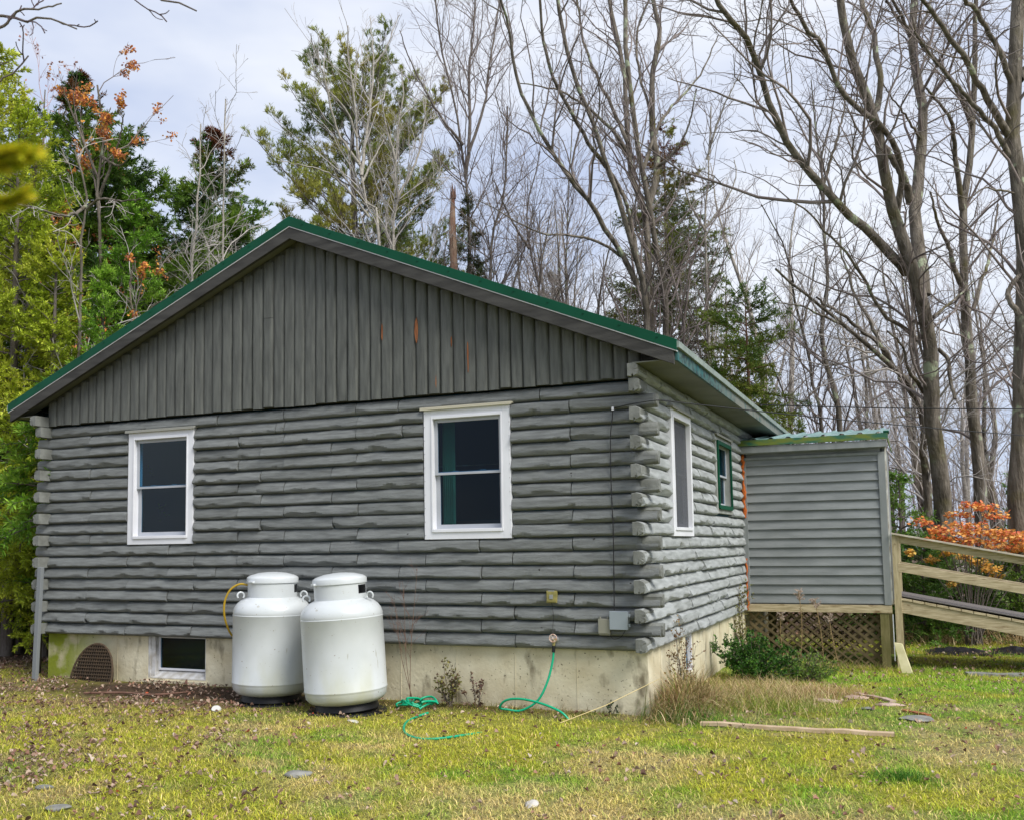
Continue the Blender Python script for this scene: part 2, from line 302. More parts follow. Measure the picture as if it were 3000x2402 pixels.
for c in range(1, NC+1):
    vc = (c-.5)*H; zt = (c-.5)*H
    holes = [(W1[0]-.004, W1[1]+.004), (W2[0]-.004, W2[1]+.004)] if WZ[0] < zt < WZ[1] else []
    through = c % 2 == 0 and c < 19
    b = .150 if through else -.047; a = -L-.150 if through else -L+.047
    for k, (p, q) in enumerate(spans(a, b, holes, JO[c])): lf.seg(p+.0045, q-.0045, vc, H, FRONT, seed=c*50+k)
    if through:
        lf.dend(.165, .0, vc, FRONT, seed=c); lf.dend(-L-.165, -L, vc, FRONT, seed=c+90)
    # side wall
    rj = []; rg = random.Random(c*3); x = (.9 if c % 2 else .5)+rg.uniform(-.1, .1)
    while x < HD: rj.append(x); x += rg.choice([.59, .88, 1.17])
    holes = [(W3[0]-.004, W3[1]+.004)] if WZ[0] < zt < WZ[1] else []
    if W4Z[0]-.03 < zt < W4Z[1]+.03: holes.append((W4[0]-.004, W4[1]+.004))
    st = -.185 if not through else .055
    for k, (p, q) in enumerate(spans(st, HD, holes, [j for j in rj if not (holes and j < 3.2) or j > 2])): ls.seg(p+.003, q-.003, vc, H, SIDE, amp=1.1, out=.052, seed=5000+c*50+k)
    if not through:
        ls.dend(-.197, .1, vc, SIDE, out=.052, seed=c+300); lsm = SIDE
        lf_ = (lambda u, o, z: (-L-o, u, z)); ls.dend(-.197, .1, vc, lf_, seed=c+400)
# plate logs above the last course on both eave walls
for c in (20,):
    vc = (c-.5)*H
    for k, (p, q) in enumerate(spans(-.185, HD, [], [.62, 1.8, 2.9, 4.1])): ls.seg(p+.0025, q-.0025, vc, H, SIDE, out=.052, seed=9000+k)
    ls.dend(-.197-.03, .1, vc, SIDE, out=.05, seed=77); ls.dend(-.26, .1, vc, (lambda u, o, z: (-L-.02-o, u, z)), seed=78)
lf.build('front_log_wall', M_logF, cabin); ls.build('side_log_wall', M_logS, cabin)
# dark wall core behind the logs, with real openings
core = MB()
def wallcore(u0, u1, z0, z1, holes, mp, th=.10, off=.0):
    us = sorted({u0, u1, *[h[0] for h in holes], *[h[1] for h in holes]}); zs = sorted({z0, z1, *[h[2] for h in holes], *[h[3] for h in holes]})
    for a, b in zip(us[:-1], us[1:]):
        for c, d in zip(zs[:-1], zs[1:]):
            cu, cz = (a+b)/2, (c+d)/2
            if any(h[0] < cu < h[1] and h[2] < cz < h[3] for h in holes): continue
            core.box(a, b, -.10-off, -.002-off, c, d, mp)
wallcore(-L, 0, 0, NC*H, [(W1[0]+.06, W1[1]-.06, WZ[0]+.06, WZ[1]-.06), (W2[0]+.06, W2[1]-.06, WZ[0]+.06, WZ[1]-.06)], FRONT)
wallcore(.1, HD, 0, NC*H+H, [(W3[0]+.06, W3[1]-.06, WZ[0]+.06, WZ[1]-.06), (W4[0]+.05, W4[1]-.05, W4Z[0]+.05, W4Z[1]-.05)], SIDE)
core.box(-L, -L+.1, .1, HD, 0, NC*H+H); core.box(-L, 0, HD-.1, HD, 0, NC*H)
core.build('inner_wall', M_dark, cabin)
MB().box(-L+.1, -.1, .1, HD-.1, -.02, .02).box(-L+.1, -.1, .1, HD-.1, 2.42, 2.46).build('floor_and_ceiling', M_dark, cabin)
# foundation with basement openings
BW = (-5.66, -4.86, -.46, -.002); SB = (1.60, 2.00, -.40, -.002); fd = MB()
def fwall(u0, u1, z0, z1, hole, mp, o=-.03, th=.2):
    us = [u0, hole[0], hole[1], u1]
    fd.box(us[0], us[1], o-th, o, z0, z1, mp); fd.box(us[2], us[3], o-th, o, z0, z1, mp); fd.box(us[1], us[2], o-th, o, z0, hole[2], mp)
fwall(-L+.0, -.0, -1.2, -.001, BW, FRONT); fwall(.231, HD, -1.2, -.001, SB, SIDE, o=0)
fd.box(-L, -L+.2, .23, HD, -1.2, -.001)
x = -L+.45
while x < -.2:     # seams left by the form panels
    if not (BW[0]-.03 < x < BW[1]+.03): fd.box(x-.003, x+.003, .026, .0305, -1.0, -.004)
    x += .605
y = .5
while y < HD:
    if not (SB[0]-.03 < y < SB[1]+.03): fd.box(0, .004, y-.003, y+.003, -1.0, -.004)
    y += .605
fd.build('foundation', M_conc, cabin)
# gable boards
gb = Logs(); PKX, PKZ, EVX, EVZ = -3.590, 4.366, .4115, 2.686; SL = (PKZ-EVZ)/(EVX-PKX)
VERT = lambda u, o, v: (v, -o, u)
x = -L+.02; i = 0; BZ = NC*H+.02
while x < -.0:
    wd = random.uniform(.118, .140); xc = x+wd/2
    top = PKZ-SL*abs(xc-PKX)-.20
    bot = BZ+random.uniform(-.012, .006)
    if top-bot > .05:
        if i == 24: # one board is pieced
            gb.seg(bot, bot+.95, xc, wd, VERT, out=.03, amp=.5, seed=800+i, y0=.048); gb.seg(bot+.955, top, xc, wd, VERT, out=.026, amp=.5, seed=900+i, y0=.048)
        else: gb.seg(bot, top, xc, wd, VERT, out=random.uniform(.020, .034), amp=.55, seed=800+i, y0=.048)
    x += wd; i += 1
gb.build('gable_boarding', M_board, cabin)
gp = MB(); tz = lambda x: PKZ-SL*abs(x-PKX)-.16
gp.add([(-L, -.048, BZ), (0, -.048, BZ), (0, -.048, tz(0)), (PKX, -.048, tz(PKX)), (-L, -.048, tz(-L)), (-L, .05, BZ), (0, .05, BZ), (0, .05, tz(0)), (PKX, .05, tz(PKX)), (-L, .05, tz(-L))],
       [(0, 1, 2, 3, 4), (9, 8, 7, 6, 5), (0, 5, 6, 1), (1, 6, 7, 2), (2, 7, 8, 3), (3, 8, 9, 4), (4, 9, 5, 0)])
gp.build('gable_backing', M_board, cabin)
for (x, z, ww, hh) in ((-2.60, 3.10, .013, .17), (-2.21, 3.08, .026, .26), (-1.655, 2.76, .009, .30), (-1.83, 2.93, .007, .10), (-2.0, 2.55, .006, .13)):
    P = []; rs = MB()
    for k in range(9):
        t = k/8; a = math.sin(math.pi*t)**.5*ww; P += [(x-a*.7+random.uniform(-.003, .003), -.0845, z-hh/2+hh*t), (x+a*.6, -.0845, z-hh/2+hh*t)]
    n = len(P); rs.add(P+[(p[0], -.07, p[2]) for p in P], [(2*k, 2*k+1, 2*k+3, 2*k+2) for k in range(8)]+[(2*k, 2*k+2, n+2*k+2, n+2*k) for k in range(8)]+[(2*k+3, 2*k+1, n+2*k+1, n+2*k+3) for k in range(8)])
    rs.build('bare_wood_patch', M_rust, cabin)
# roof: sheet with ribs, green rake trim, white line, fascia
YF = -.27; YB = HD+.3
roof = MB()
def slopepts(s, xa, xb, y, off):    # points on one slope at vertical offset off
    return [(xa, y, PKZ-SL*abs(xa-PKX)+off), (xb, y, PKZ-SL*abs(xb-PKX)+off)]
LX = -L-.4115
for xa, xb in ((PKX, EVX), (LX, PKX)):
    A = slopepts(0, xa, xb, YF+.004, -.004); B = slopepts(0, xa, xb, YB, -.004); C_ = slopepts(0, xa, xb, YF+.004, -.022); D_ = slopepts(0, xa, xb, YB, -.022)
    roof.add(A+B+C_+D_, [(0, 1, 3, 2), (5, 4, 6, 7), (0, 4, 5, 1), (2, 3, 7, 6), (0, 2, 6, 4), (1, 5, 7, 3)])
y = YF+.25
while y < YB:
    for xa, xb in ((PKX, EVX), (LX, PKX)):
        P = []
        for x in (xa, xb):
            z = PKZ-SL*abs(x-PKX)-.003; P += [(x, y-.035, z), (x, y-.014, z+.019), (x, y+.014, z+.019), (x, y+.035, z)]
        roof.add(P, [(0, 1, 5, 4), (1, 2, 6, 5), (2, 3, 7, 6), (0, 3, 2, 1), (4, 5, 6, 7)])
    y += .2286
rf = roof.build('roof', M_greenroof, cabin)
def rake(name, top, bot, ya, yb, M, xin=0., par=cabin, bev=.002):
    b = MB(); P = []
    for y in (ya, yb):
        for off in (top, bot):
            P += [(LX+xin, y, EVZ+off+SL*xin), (PKX, y, PKZ+off), (EVX-xin, y, EVZ+off+SL*xin)]
    F = []
    for s_ in (0, 1):
        F += [(s_, 3+s_, 4+s_, s_+1), (6+s_, 7+s_, 10+s_, 9+s_), (s_, s_+1, 7+s_, 6+s_), (3+s_, 9+s_, 10+s_, 4+s_)]
    F += [(0, 6, 9, 3), (2, 5, 11, 8)]
    return b.add(P, F).build(name, M, par, bev)
rake('rake_trim', .012, -.085, YF-.006, YF+.05, M_green)
rake('rake_underlay', -.085, -.094, YF-.002, YF+.04, M_white)
rake('rake_board', -.095, -.215, YF+.004, YF+.045, M_fascia, .03)
cap = MB()
for sx in (1, -1):
    P = [(PKX, y, PKZ+.022+o) for y in (YF, YB) for o in (0, -.012)]; Q = [(PKX+sx*.16, y, PKZ+.022-SL*.16+o) for y in (YF, YB) for o in (0, -.012)]
    cap.add(P+Q, [(0, 2, 6, 4), (1, 5, 7, 3), (0, 4, 5, 1), (2, 3, 7, 6), (4, 6, 7, 5)])
cap.build('ridge_cap', M_green, cabin)
for sgn in (1, -1):
    n = 12
    for k in range(n):
        t = (k+.5)/n; x = PKX+sgn*(EVX-PKX)*t; z = PKZ-SL*abs(x-PKX)-.02
        MB().box(x-.006, x+.006, YF-.014, YF-.005, z-.006, z+.006).build('trim_screw', M_green, cabin)
# soffits
sf = MB(); sf.box(.0, EVX-.03, YF+.05, YB, EVZ-.155, EVZ-.145); sf.box(LX+.03, -L, YF+.05, YB, EVZ-.155, EVZ-.145)
for xa, xb in ((PKX, EVX-.03), (LX+.03, PKX)):
    A = slopepts(0, xa, xb, YF+.046, -.15); B = slopepts(0, xa, xb, -.02, -.15); C_ = slopepts(0, xa, xb, YF+.046, -.162); D_ = slopepts(0, xa, xb, -.02, -.162)
    sf.add(A+B+C_+D_, [(0, 1, 3, 2), (5, 4, 6, 7), (0, 4, 5, 1), (2, 3, 7, 6)])
sf.build('soffit', M_soffit, cabin)
for xa, xb in ((EVX-.03, EVX-.004), (LX+.004, LX+.03)): MB().box(xa, xb, YF+.05, YB, EVZ-.165, EVZ-.03).build('eave_fascia', M_teal, cabin, .002)
M_drip = mat('pale eave metal', (.17, .21, .19), .5, (.25, .30, .27), 10)
for x0, x1 in ((EVX-.006, EVX+.022), (LX-.022, LX+.006)): MB().box(x0, x1, YF, YB, EVZ-.062, EVZ-.004).build('drip_edge', M_drip, cabin, .003)
# windows ------------------------------------------------------------
def window(u0, u1, z0, z1, mp, cap_col, out=.05, casing=.075, screen=False, M_c=None, nails=False):
    M_c = M_c or M_white
    c = MB(); o0 = -.02
    c.box(u0, u0+casing, o0, out, z0, z1, mp).box(u1-casing, u1, o0, out, z0, z1, mp).box(u0+casing, u1-casing, o0, out-.001, z1-casing, z1, mp).box(u0+casing, u1-casing, o0, out-.001, z0, z0+casing, mp)
    a = casing; c.box(u0+a, u0+a+.018, o0-.06, out+.008, z0+a-.01, z1-a+.01, mp).box(u1-a-.018, u1-a, o0-.06, out+.008, z0+a-.01, z1-a+.01, mp)
    c.box(u0+a+.018, u1-a-.018, o0-.06, out+.007, z1-a-.018, z1-a+.009, mp).box(u0+a+.018, u1-a-.018, o0-.06, out+.012, z0+a-.012, z0+a+.02, mp)
    root = c.build('window', M_c, cabin, .003)
    MB().box(u0-.03, u1+.03, o0, out+.03, z1+.002, z1+.016, mp).box(u0-.03, u1+.03, out+.024, out+.030, z1-.012, z1+.002, mp).build('drip_cap', cap_col, root, .002)
    iu0, iu1, iz0, iz1 = u0+a+.018, u1-a-.018, z0+a+.02, z1-a-.018; zm = iz0+(iz1-iz0)*.50; fr = .034
    for nm, za, zb, oo in (('upper_sash', zm-.012, iz1, .012), ('lower_sash', iz0, zm+.022, -.018)):
        s_ = MB(); f2 = fr*(1 if oo > 0 else 1.25)
        s_.box(iu0, iu0+f2, oo-.022, oo, za, zb, mp).box(iu1-f2, iu1, oo-.022, oo, za, zb, mp).box(iu0+f2, iu1-f2, oo-.022, oo-.001, za, za+(f2 if oo < 0 else .024), mp).box(iu0+f2, iu1-f2, oo-.022, oo-.001, zb-(.03 if oo < 0 else f2), zb, mp)
        if oo < 0:
            for q in (.3, .7): s_.box(iu0+(iu1-iu0)*q-.03, iu0+(iu1-iu0)*q+.03, oo, oo+.014, zb-.006, zb+.004, mp)
        so_ = s_.build(nm, M_sash, root, .002)
        MB().box(iu0+f2-.004, iu1-f2+.004, oo-.013, oo-.009, za+.02, zb-.02, mp).build('pane', M_glass, root)
    if screen: MB().box(iu0, iu1, .024, .0245, iz0, iz1, mp).build('insect_screen', M_screen, root)
    nl = MB()
    k = 9
    for j in range(k+1):
        z = z0+.04+(z1-z0-.08)*j/k
        for u in (u0+.010, u1-.010):
            if nails: MB().box(u-.003, u+.003, out, out+.0025, z-.003, z+.003, mp).build('nail_head', M_steel, root)
    return root
cream = mat('cream drip cap', (.50, .47, .37), .6); gcap = mat('grey drip cap', (.30, .30, .27), .6)
window(*W1, *WZ, FRONT, gcap); window(*W2, *WZ, FRONT, cream, casing=.08, nails=True)
window(*W3, *WZ, SIDE, gcap, out=.065, casing=.07, screen=True)
M_gcas = mat('weathered casing', (.23, .24, .22), .7, (.32, .33, .31), 6)
w4 = window(*W4, *W4Z, SIDE, gcap, out=.055, casing=.075, M_c=M_gcas)
gt = MB()
for (a, b, c, d) in ((W4[0]+.06, W4[0]+.10, W4Z[0]+.06, W4Z[1]-.06), (W4[1]-.10, W4[1]-.06, W4Z[0]+.06, W4Z[1]-.06), (W4[0]+.10, W4[1]-.10, W4Z[1]-.11, W4Z[1]-.06), (W4[0]+.10, W4[1]-.10, W4Z[0]+.05, W4Z[0]+.10)): gt.box(a, b, .056, .078, c, d, SIDE)
gt.build('green_trim', M_green, w4, .002)
# basement windows
bw = MB(); u0, u1, z0, z1 = BW
bw.box(u0, u0+.03, -.15, -.034, z0, z1, FRONT).box(u0+.03, u0+.09, -.15, -.045, z0, z1, FRONT).box(u1-.012, u1, -.15, -.034, z0, z1, FRONT)
bw.add([FRONT(*p) for p in ((u0+.03, -.036, z0+.012), (u1, -.036, z0+.012), (u1, -.15, z0+.10), (u0+.03, -.15, z0+.10), (u0+.03, -.036, z0), (u1, -.036, z0), (u1, -.15, z0), (u0+.03, -.15, z0))], [(0, 1, 2, 3), (4, 7, 6, 5), (0, 4, 5, 1), (1, 5, 6, 2), (0, 3, 7, 4)])
b_ = bw.build('basement_window', mat('chipped white paint', (.60, .60, .60), .5, (.42, .40, .36), 14), cabin, .002)
MB().box(u0+.09, u0+.115, -.12, -.095, z0+.085, z1, FRONT).box(u1-.035, u1-.012, -.12, -.095, z0+.085, z1, FRONT).box(u0+.115, u1-.035, -.12, -.096, z0+.085, z0+.108, FRONT).box(u0+.115, u1-.035, -.12, -.096, z1-.02, z1, FRONT).build('sash', M_white, b_, .002)
MB().box(u0+.11, u1-.03, -.111, -.107, z0+.10, z1-.01, FRONT).build('pane', M_glass, b_)
MB().box(u0-.02, u1+.03, -.034, .004, z0-.06, z0-.012, FRONT).build('concrete_sill', M_conc, b_, .004)
sb = MB(); u0, u1, z0, z1 = SB
for a, b in ((u0, u0+.03), (u1-.03, u1)): sb.box(a, b, -.10, -.02, z0, z1, SIDE)
sb.box(u0+.03, u1-.03, -.10, -.021, z0, z0+.035, SIDE).box(u0+.03, u1-.03, -.10, -.021, z1-.03, z1, SIDE)
s2 = sb.build('basement_window', M_white, cabin, .002); MB().box(u0+.03, u1-.03, -.07, -.066, z0+.03, z1-.03, SIDE).build('pane', M_glass, s2)
MB().box(-5.9, -4.6, .30, .32, -.9, -.02).build('cellar_partition', mat('cellar brown', (.10, .05, .03), .8), cabin)
# orange foam bead in the gap at the porch
fo = MB(); z = 0.02; pts = []; rr = []
while z < 2.2:
    if not (.75 < z < 1.25): pts.append((.06+random.uniform(-.01, .014), D-.05+random.uniform(-.02, .01), z)); rr.append(random.uniform(.012, .03)*(1 if z > 1.2 else .6))
    elif pts: fo.tube(pts, rr, 7).build('spray_foam_bead', M_foam, cabin, smooth=True); fo = MB(); pts = []; rr = []
    z += .035
fo.tube(pts, rr, 7); fo.build('spray_foam_bead', M_foam, cabin, smooth=True)
keep(cabin)
# inside things seen through the glass
cu = MB(); n = 30; P = []
for k in range(n+1):
    u = W2[0]+.10+.13*k/n; o = .16+.02*math.sin(k*1.3)
    P += [(u, o, WZ[0]+.02), (u, o, WZ[1]-.05), (u, o+.004, WZ[0]+.02), (u, o+.004, WZ[1]-.05)]
cu.add(P, [(4*k, 4*k+4, 4*k+5, 4*k+1) for k in range(n)]+[(4*k+2, 4*k+3, 4*k+7, 4*k+6) for k in range(n)])
tag(cu.build('curtain', mat('green curtain cloth', (.30, .36, .16), .9), smooth=True), 'pale green curtain gathered at the left side of the larger front window', 'curtain')
ch = thing('wooden_chest', (-1.6, .5, .02), 'brown wooden chest standing low behind the larger front window', 'chest'); MW = mat('chest wood', (.10, .035, .02), .6)
MB().box(-.4, .42, -.14, .14, .05, 1.14).build('chest_body', MW, ch, .005); MB().box(-.43, .45, -.16, .16, 1.14, 1.18).build('lid', MW, ch, .005)
MB().box(-.38, .40, -.155, -.141, .72, 1.1).box(-.38, .40, -.155, -.141, .3, .68).build('drawer_front', MW, ch, .004)
MB().box(-.4, .42, -.13, .13, 0, .05).build('plinth', MW, ch)
# ------------------------------------------------------------------ porch
porch = thing('enclosed_porch', (.95, D+1, g1(.95, D)), 'grey clapboard entry porch on posts with a ribbed green metal roof', 'porch')
PX0, PX1, PYF, PYB = .10, 1.89, D, D+1.95; PZ0, PZ1 = .11, 2.20
cl = MB(); n = 16; z = PZ0
for k in range(n):
    za = PZ0+.006+(PZ1-.09-PZ0)*k/n; zb = PZ0+.006+(PZ1-.09-PZ0)*(k+1)/n+.014; X0, X1 = PX0+.0, PX1-.085
    P = [(X0, PYF-.034, za), (X1, PYF-.034, za), (X1, PYF-.004, zb), (X0, PYF-.004, zb), (X0, PYF, za), (X1, PYF, za), (X1, PYF, zb), (X0, PYF, zb)]
    cl.add(P, [(0, 1, 2, 3), (0, 4, 5, 1), (3, 2, 6, 7), (0, 3, 7, 4), (1, 5, 6, 2)])
cl.build('clapboard_siding', M_siding, porch)
MB().box(-.0+.02, PX0, PYF-.042, PYF+.09, PZ0-.01, PZ1-.09).box(PX1-.085, PX1, PYF-.042, PYF+.0, PZ0-.01, PZ1-.09).box(PX0, PX1-.085, PYF-.040, PYF, PZ1-.125, PZ1-.09).build('corner_board', M_trim, porch, .003)
MB().box(PX0, PX1-.03, PYF+.001, PYF+.05, PZ0-.01, PZ1+.05).box(PX1-.05, PX1-.001, PYF+.001, PYB, PZ0-.01, PZ1+.05).box(PX0, PX1-.05, PYB-.05, PYB, PZ0-.01, PZ1+.05).build('wall', M_siding, porch)
MB().box(PX1, PX1+.02, PYF-.028, PYF+.075, PZ0, PZ1+.06).build('white_edge_board', mat('peeling white board', (.62, .62, .58), .7, (.34, .31, .26), 30, stretch=(1, 1, .3)), porch, .002)
# shed roof
pr = MB(); zr = lambda y: 2.345+.125*(y-(PYF-.15)); y0, y1 = PYF-.15, PYB+.1; nx = 64; P = []
xs = np.linspace(.03, PX1+.05, nx*2+1); prof = []
for x in xs:
    ph = ((x-.12) % .2286)/.2286; prof.append(.022*max(0, min(1, (.17-abs(ph-.5))/.08)))
for y in (y0, y1):
    for x, q in zip(xs, prof): P.append((x, y, zr(y)+q))
for y in (y0, y1):
    for x, q in zip(xs, prof): P.append((x, y, zr(y)+q-.003))
m_ = len(xs); pr.add(P, [(i, i+1, m_+i+1, m_+i) for i in range(m_-1)]+[(2*m_+i, 3*m_+i, 3*m_+i+1, 2*m_+i+1) for i in range(m_-1)]+[(i, 2*m_+i, 2*m_+i+1, i+1) for i in range(m_-1)])
pr.build('ribbed_roof', mat('porch roof metal', (.12, .22, .21), .45, (.2, .3, .29), 4, spec=.4), porch)
M_mossy = mat('mossy green trim', (.03, .12, .07), .6, (.13, .17, .025), 4, stretch=(1, 1, 3), ramp=(.42, .56)); 
MB().box(.0+.02, PX1+.055, y0-.012, y0, 2.262, 2.344).box(PX1+.04, PX1+.052, y0, y1, 2.255, 2.30).build('roof_edge_trim', M_mossy, porch, .002)
MB().box(PX1+.0, PX1+.07, y0-.016, y0+.25, 2.348, 2.372).build('ridge_flashing', M_green, porch, .003)
MB().box(.02, PX1+.035, y0+.004, y0+.04, 2.165, 2.255).box(.02, PX1+.02, y0+.04, PYF-.03, 2.158, 2.172).build('fascia_board', M_trim, porch, .003)
MB().box(-.0+.01, PX1-.0, PYF-.035, PYF+.005, -.005, PZ0-.012).box(-.02+.03, .05, PYF+.005, PYF+.05, -.005, .09).box(PX0, PX1-.01, PYB-.04, PYB, -.005, PZ0-.012).box(PX0, PX1, PYF+.005, PYB-.04, .06, PZ0-.012).build('floor_beam', M_wood, porch, .003)
for (x, y) in ((1.795, PYF+.03), (1.795, PYB-.06), (.12, PYB-.06)):
    MB().box(x-.055, x+.055, y-.055, y+.055, g1(x, y)-.15, -.006).build('post', M_oldpost, porch, .004)
MB().box(PX1+.002, PX1+.014, PYF-.03, PYF+.01, g1(1.9, D)+.1, -.02).build('white_corner_strip', M_white, porch)
keep(porch)
def lattice(nm, mp, u0, u1, z0, z1, ang=40, sp=.142, parent=None):
    b = MB(); ta = math.tan(R(ang))
    for k, (sg, o) in enumerate(((1, 0), (-1, .008))):
        c = -4.
        while c < 6.:
            # strip centre line z = z0 + sg*ta*(u-c) clipped to the panel
            ua, ub = c, c+sg*(z1-z0)/ta
            pts = []
            lo, hi = min(ua, ub), max(ua, ub); lo2, hi2 = max(lo, u0), min(hi, u1)
            if hi2-lo2 > .02:
                f = lambda u: z0+sg*ta*(u-c)
                w_ = .021/math.cos(R(ang)); P = []
                for u in (lo2, hi2):
                    for dz in (-w_, w_): P.append((u, min(z1, max(z0, f(u)+dz))))
                P8 = [mp(u, o, z) for u, z in P]+[mp(u, o+.007, z) for u, z in P]
                b.add(P8, [(0, 2, 3, 1), (4, 5, 7, 6), (0, 4, 6, 2), (1, 3, 7, 5), (0, 1, 5, 4), (2, 6, 7, 3)])
            c += sp
    return b.build(nm, M_lattice, parent)
zg = g1(1, D)
lp = thing('lattice_panel', (.9, D+.06, zg), 'brown diagonal lattice closing the front of the space under the porch', 'lattice')
lattice('lattice_strips', lambda u, o, z: (u, D+.06-o, z), .06, 1.74, zg-.1, -.01, parent=lp); keep(lp)
lp2 = thing('lattice_panel', (.9, PYB-.02, zg), 'brown lattice at the back of the porch, seen through the front one', 'lattice')
lattice('lattice_strips', lambda u, o, z: (u, PYB-.0-o, z), .15, 1.75, zg-.1, -.01, parent=lp2); keep(lp2)
# ------------------------------------------------------------------ ramp
ramp = thing('wooden_ramp', (2.6, D+.5, g1(2.6, D)), 'pale treated lumber ramp with post and two sloping rails beside the porch', 'ramp')
xa, xb = 1.985, 6.2
MB().box(1.925, 2.012, D-.045, D+.045, g1(2, D)-.1, 1.005).build('post', M_woodv, ramp, .004)
for yy in (D+1.12,): MB().box(1.925, 2.012, yy-.045, yy+.045, g1(2, yy)-.1, 1.005).build('post', M_woodv, ramp, .004)
for xx in (4.35, 6.1):
    for yy in (D, D+1.12): MB().box(xx-.044, xx+.044, yy-.045, yy+.045, g1(xx, yy)-.1, 1.04-.205*(xx-1.93)).build('post', M_woodv, ramp, .004)
def rail(nm, za, zb, sl, y0_, y1_, curve=0, M=M_wood, x0=xa, x1=xb):
    b = MB(); n = 12; P = []
    for k in range(n+1):
        x = x0+(x1-x0)*k/n; dz = -sl*(x-xa)+curve*math.sin(min(1, (x-xa)/1.4)*math.pi/2)
        P += [(x, y0_, zb+dz), (x, y1_, zb+dz), (x, y1_, za+dz), (x, y0_, za+dz)]
    b.add(P, [(4*k+j, 4*k+4+j, 4*k+4+(j+1) % 4, 4*k+(j+1) % 4) for k in range(n) for j in range(4)]+[(3, 2, 1, 0), (4*n, 4*n+1, 4*n+2, 4*n+3)])
    return b.build(nm, M, ramp, .003)
for yy in (D, D+1.12):
    rail('top_rail', 1.03, 1.006, .205, yy-.085, yy+.06, M=mat('weathered cap rail', (.42, .36, .28), .8, (.6, .54, .44), 5, .3, 30, (1, 4, 9)), x0=1.93)
    rail('upper_board', 1.004, .91, .205, yy-.018, yy+.018)
    rail('middle_board', .645, .535, .198, yy-.018-.028, yy+.018-.028, x0=1.99)
    rail('stringer', .165, .005, .195, yy-.02, yy+.018, curve=.0)
dk = MB(); x = xa+.02; k = 0
while x < xb-.2:
    z = .168-.195*(x+.07-xa); M_ = lambda a, b, c: (a, b, c)
    P = [(x, D-.035, z+.014), (x+.132, D-.035, z-.012), (x+.132, D-.035, z+.020), (x, D-.035, z+.046)]
    dk.add([(a, b+dy, c) for dy in (0, 1.19) for a, b, c in P], [(0, 1, 2, 3), (7, 6, 5, 4), (0, 4, 5, 1), (3, 2, 6, 7), (0, 3, 7, 4), (1, 5, 6, 2)]); x += .140; k += 1
o = dk.build('deck_boards', M_wood, ramp, .002); tag(o, kind='stuff')
rail('grip_matting', .231, .217, .188, D-.03, D+1.1, M=mat('grey roofing grit', (.10, .088, .085), .95, (.16, .145, .14), 60, .4, 90), x0=xa+.01)
keep(ramp)
MP = tag(MB().add([(1.90, D-.30, -.36), (1.995, D-.33, -.37), (2.13, D-.62, -.79), (2.00, D-.60, -.80), (1.905, D-.27, -.355), (2.0, D-.30, -.365), (2.135, D-.59, -.785), (2.005, D-.57, -.795)], [(0, 1, 2, 3), (7, 6, 5, 4), (0, 4, 5, 1), (1, 5, 6, 2), (2, 6, 7, 3), (3, 7, 4, 0)]).build('board_offcut', mat('offcut pale board', (.45, .42, .22), .8, (.6, .56, .34), 6, .2, 30), bevel=.003),
    'short pale board offcut leaning against the foot of the ramp post', 'board')
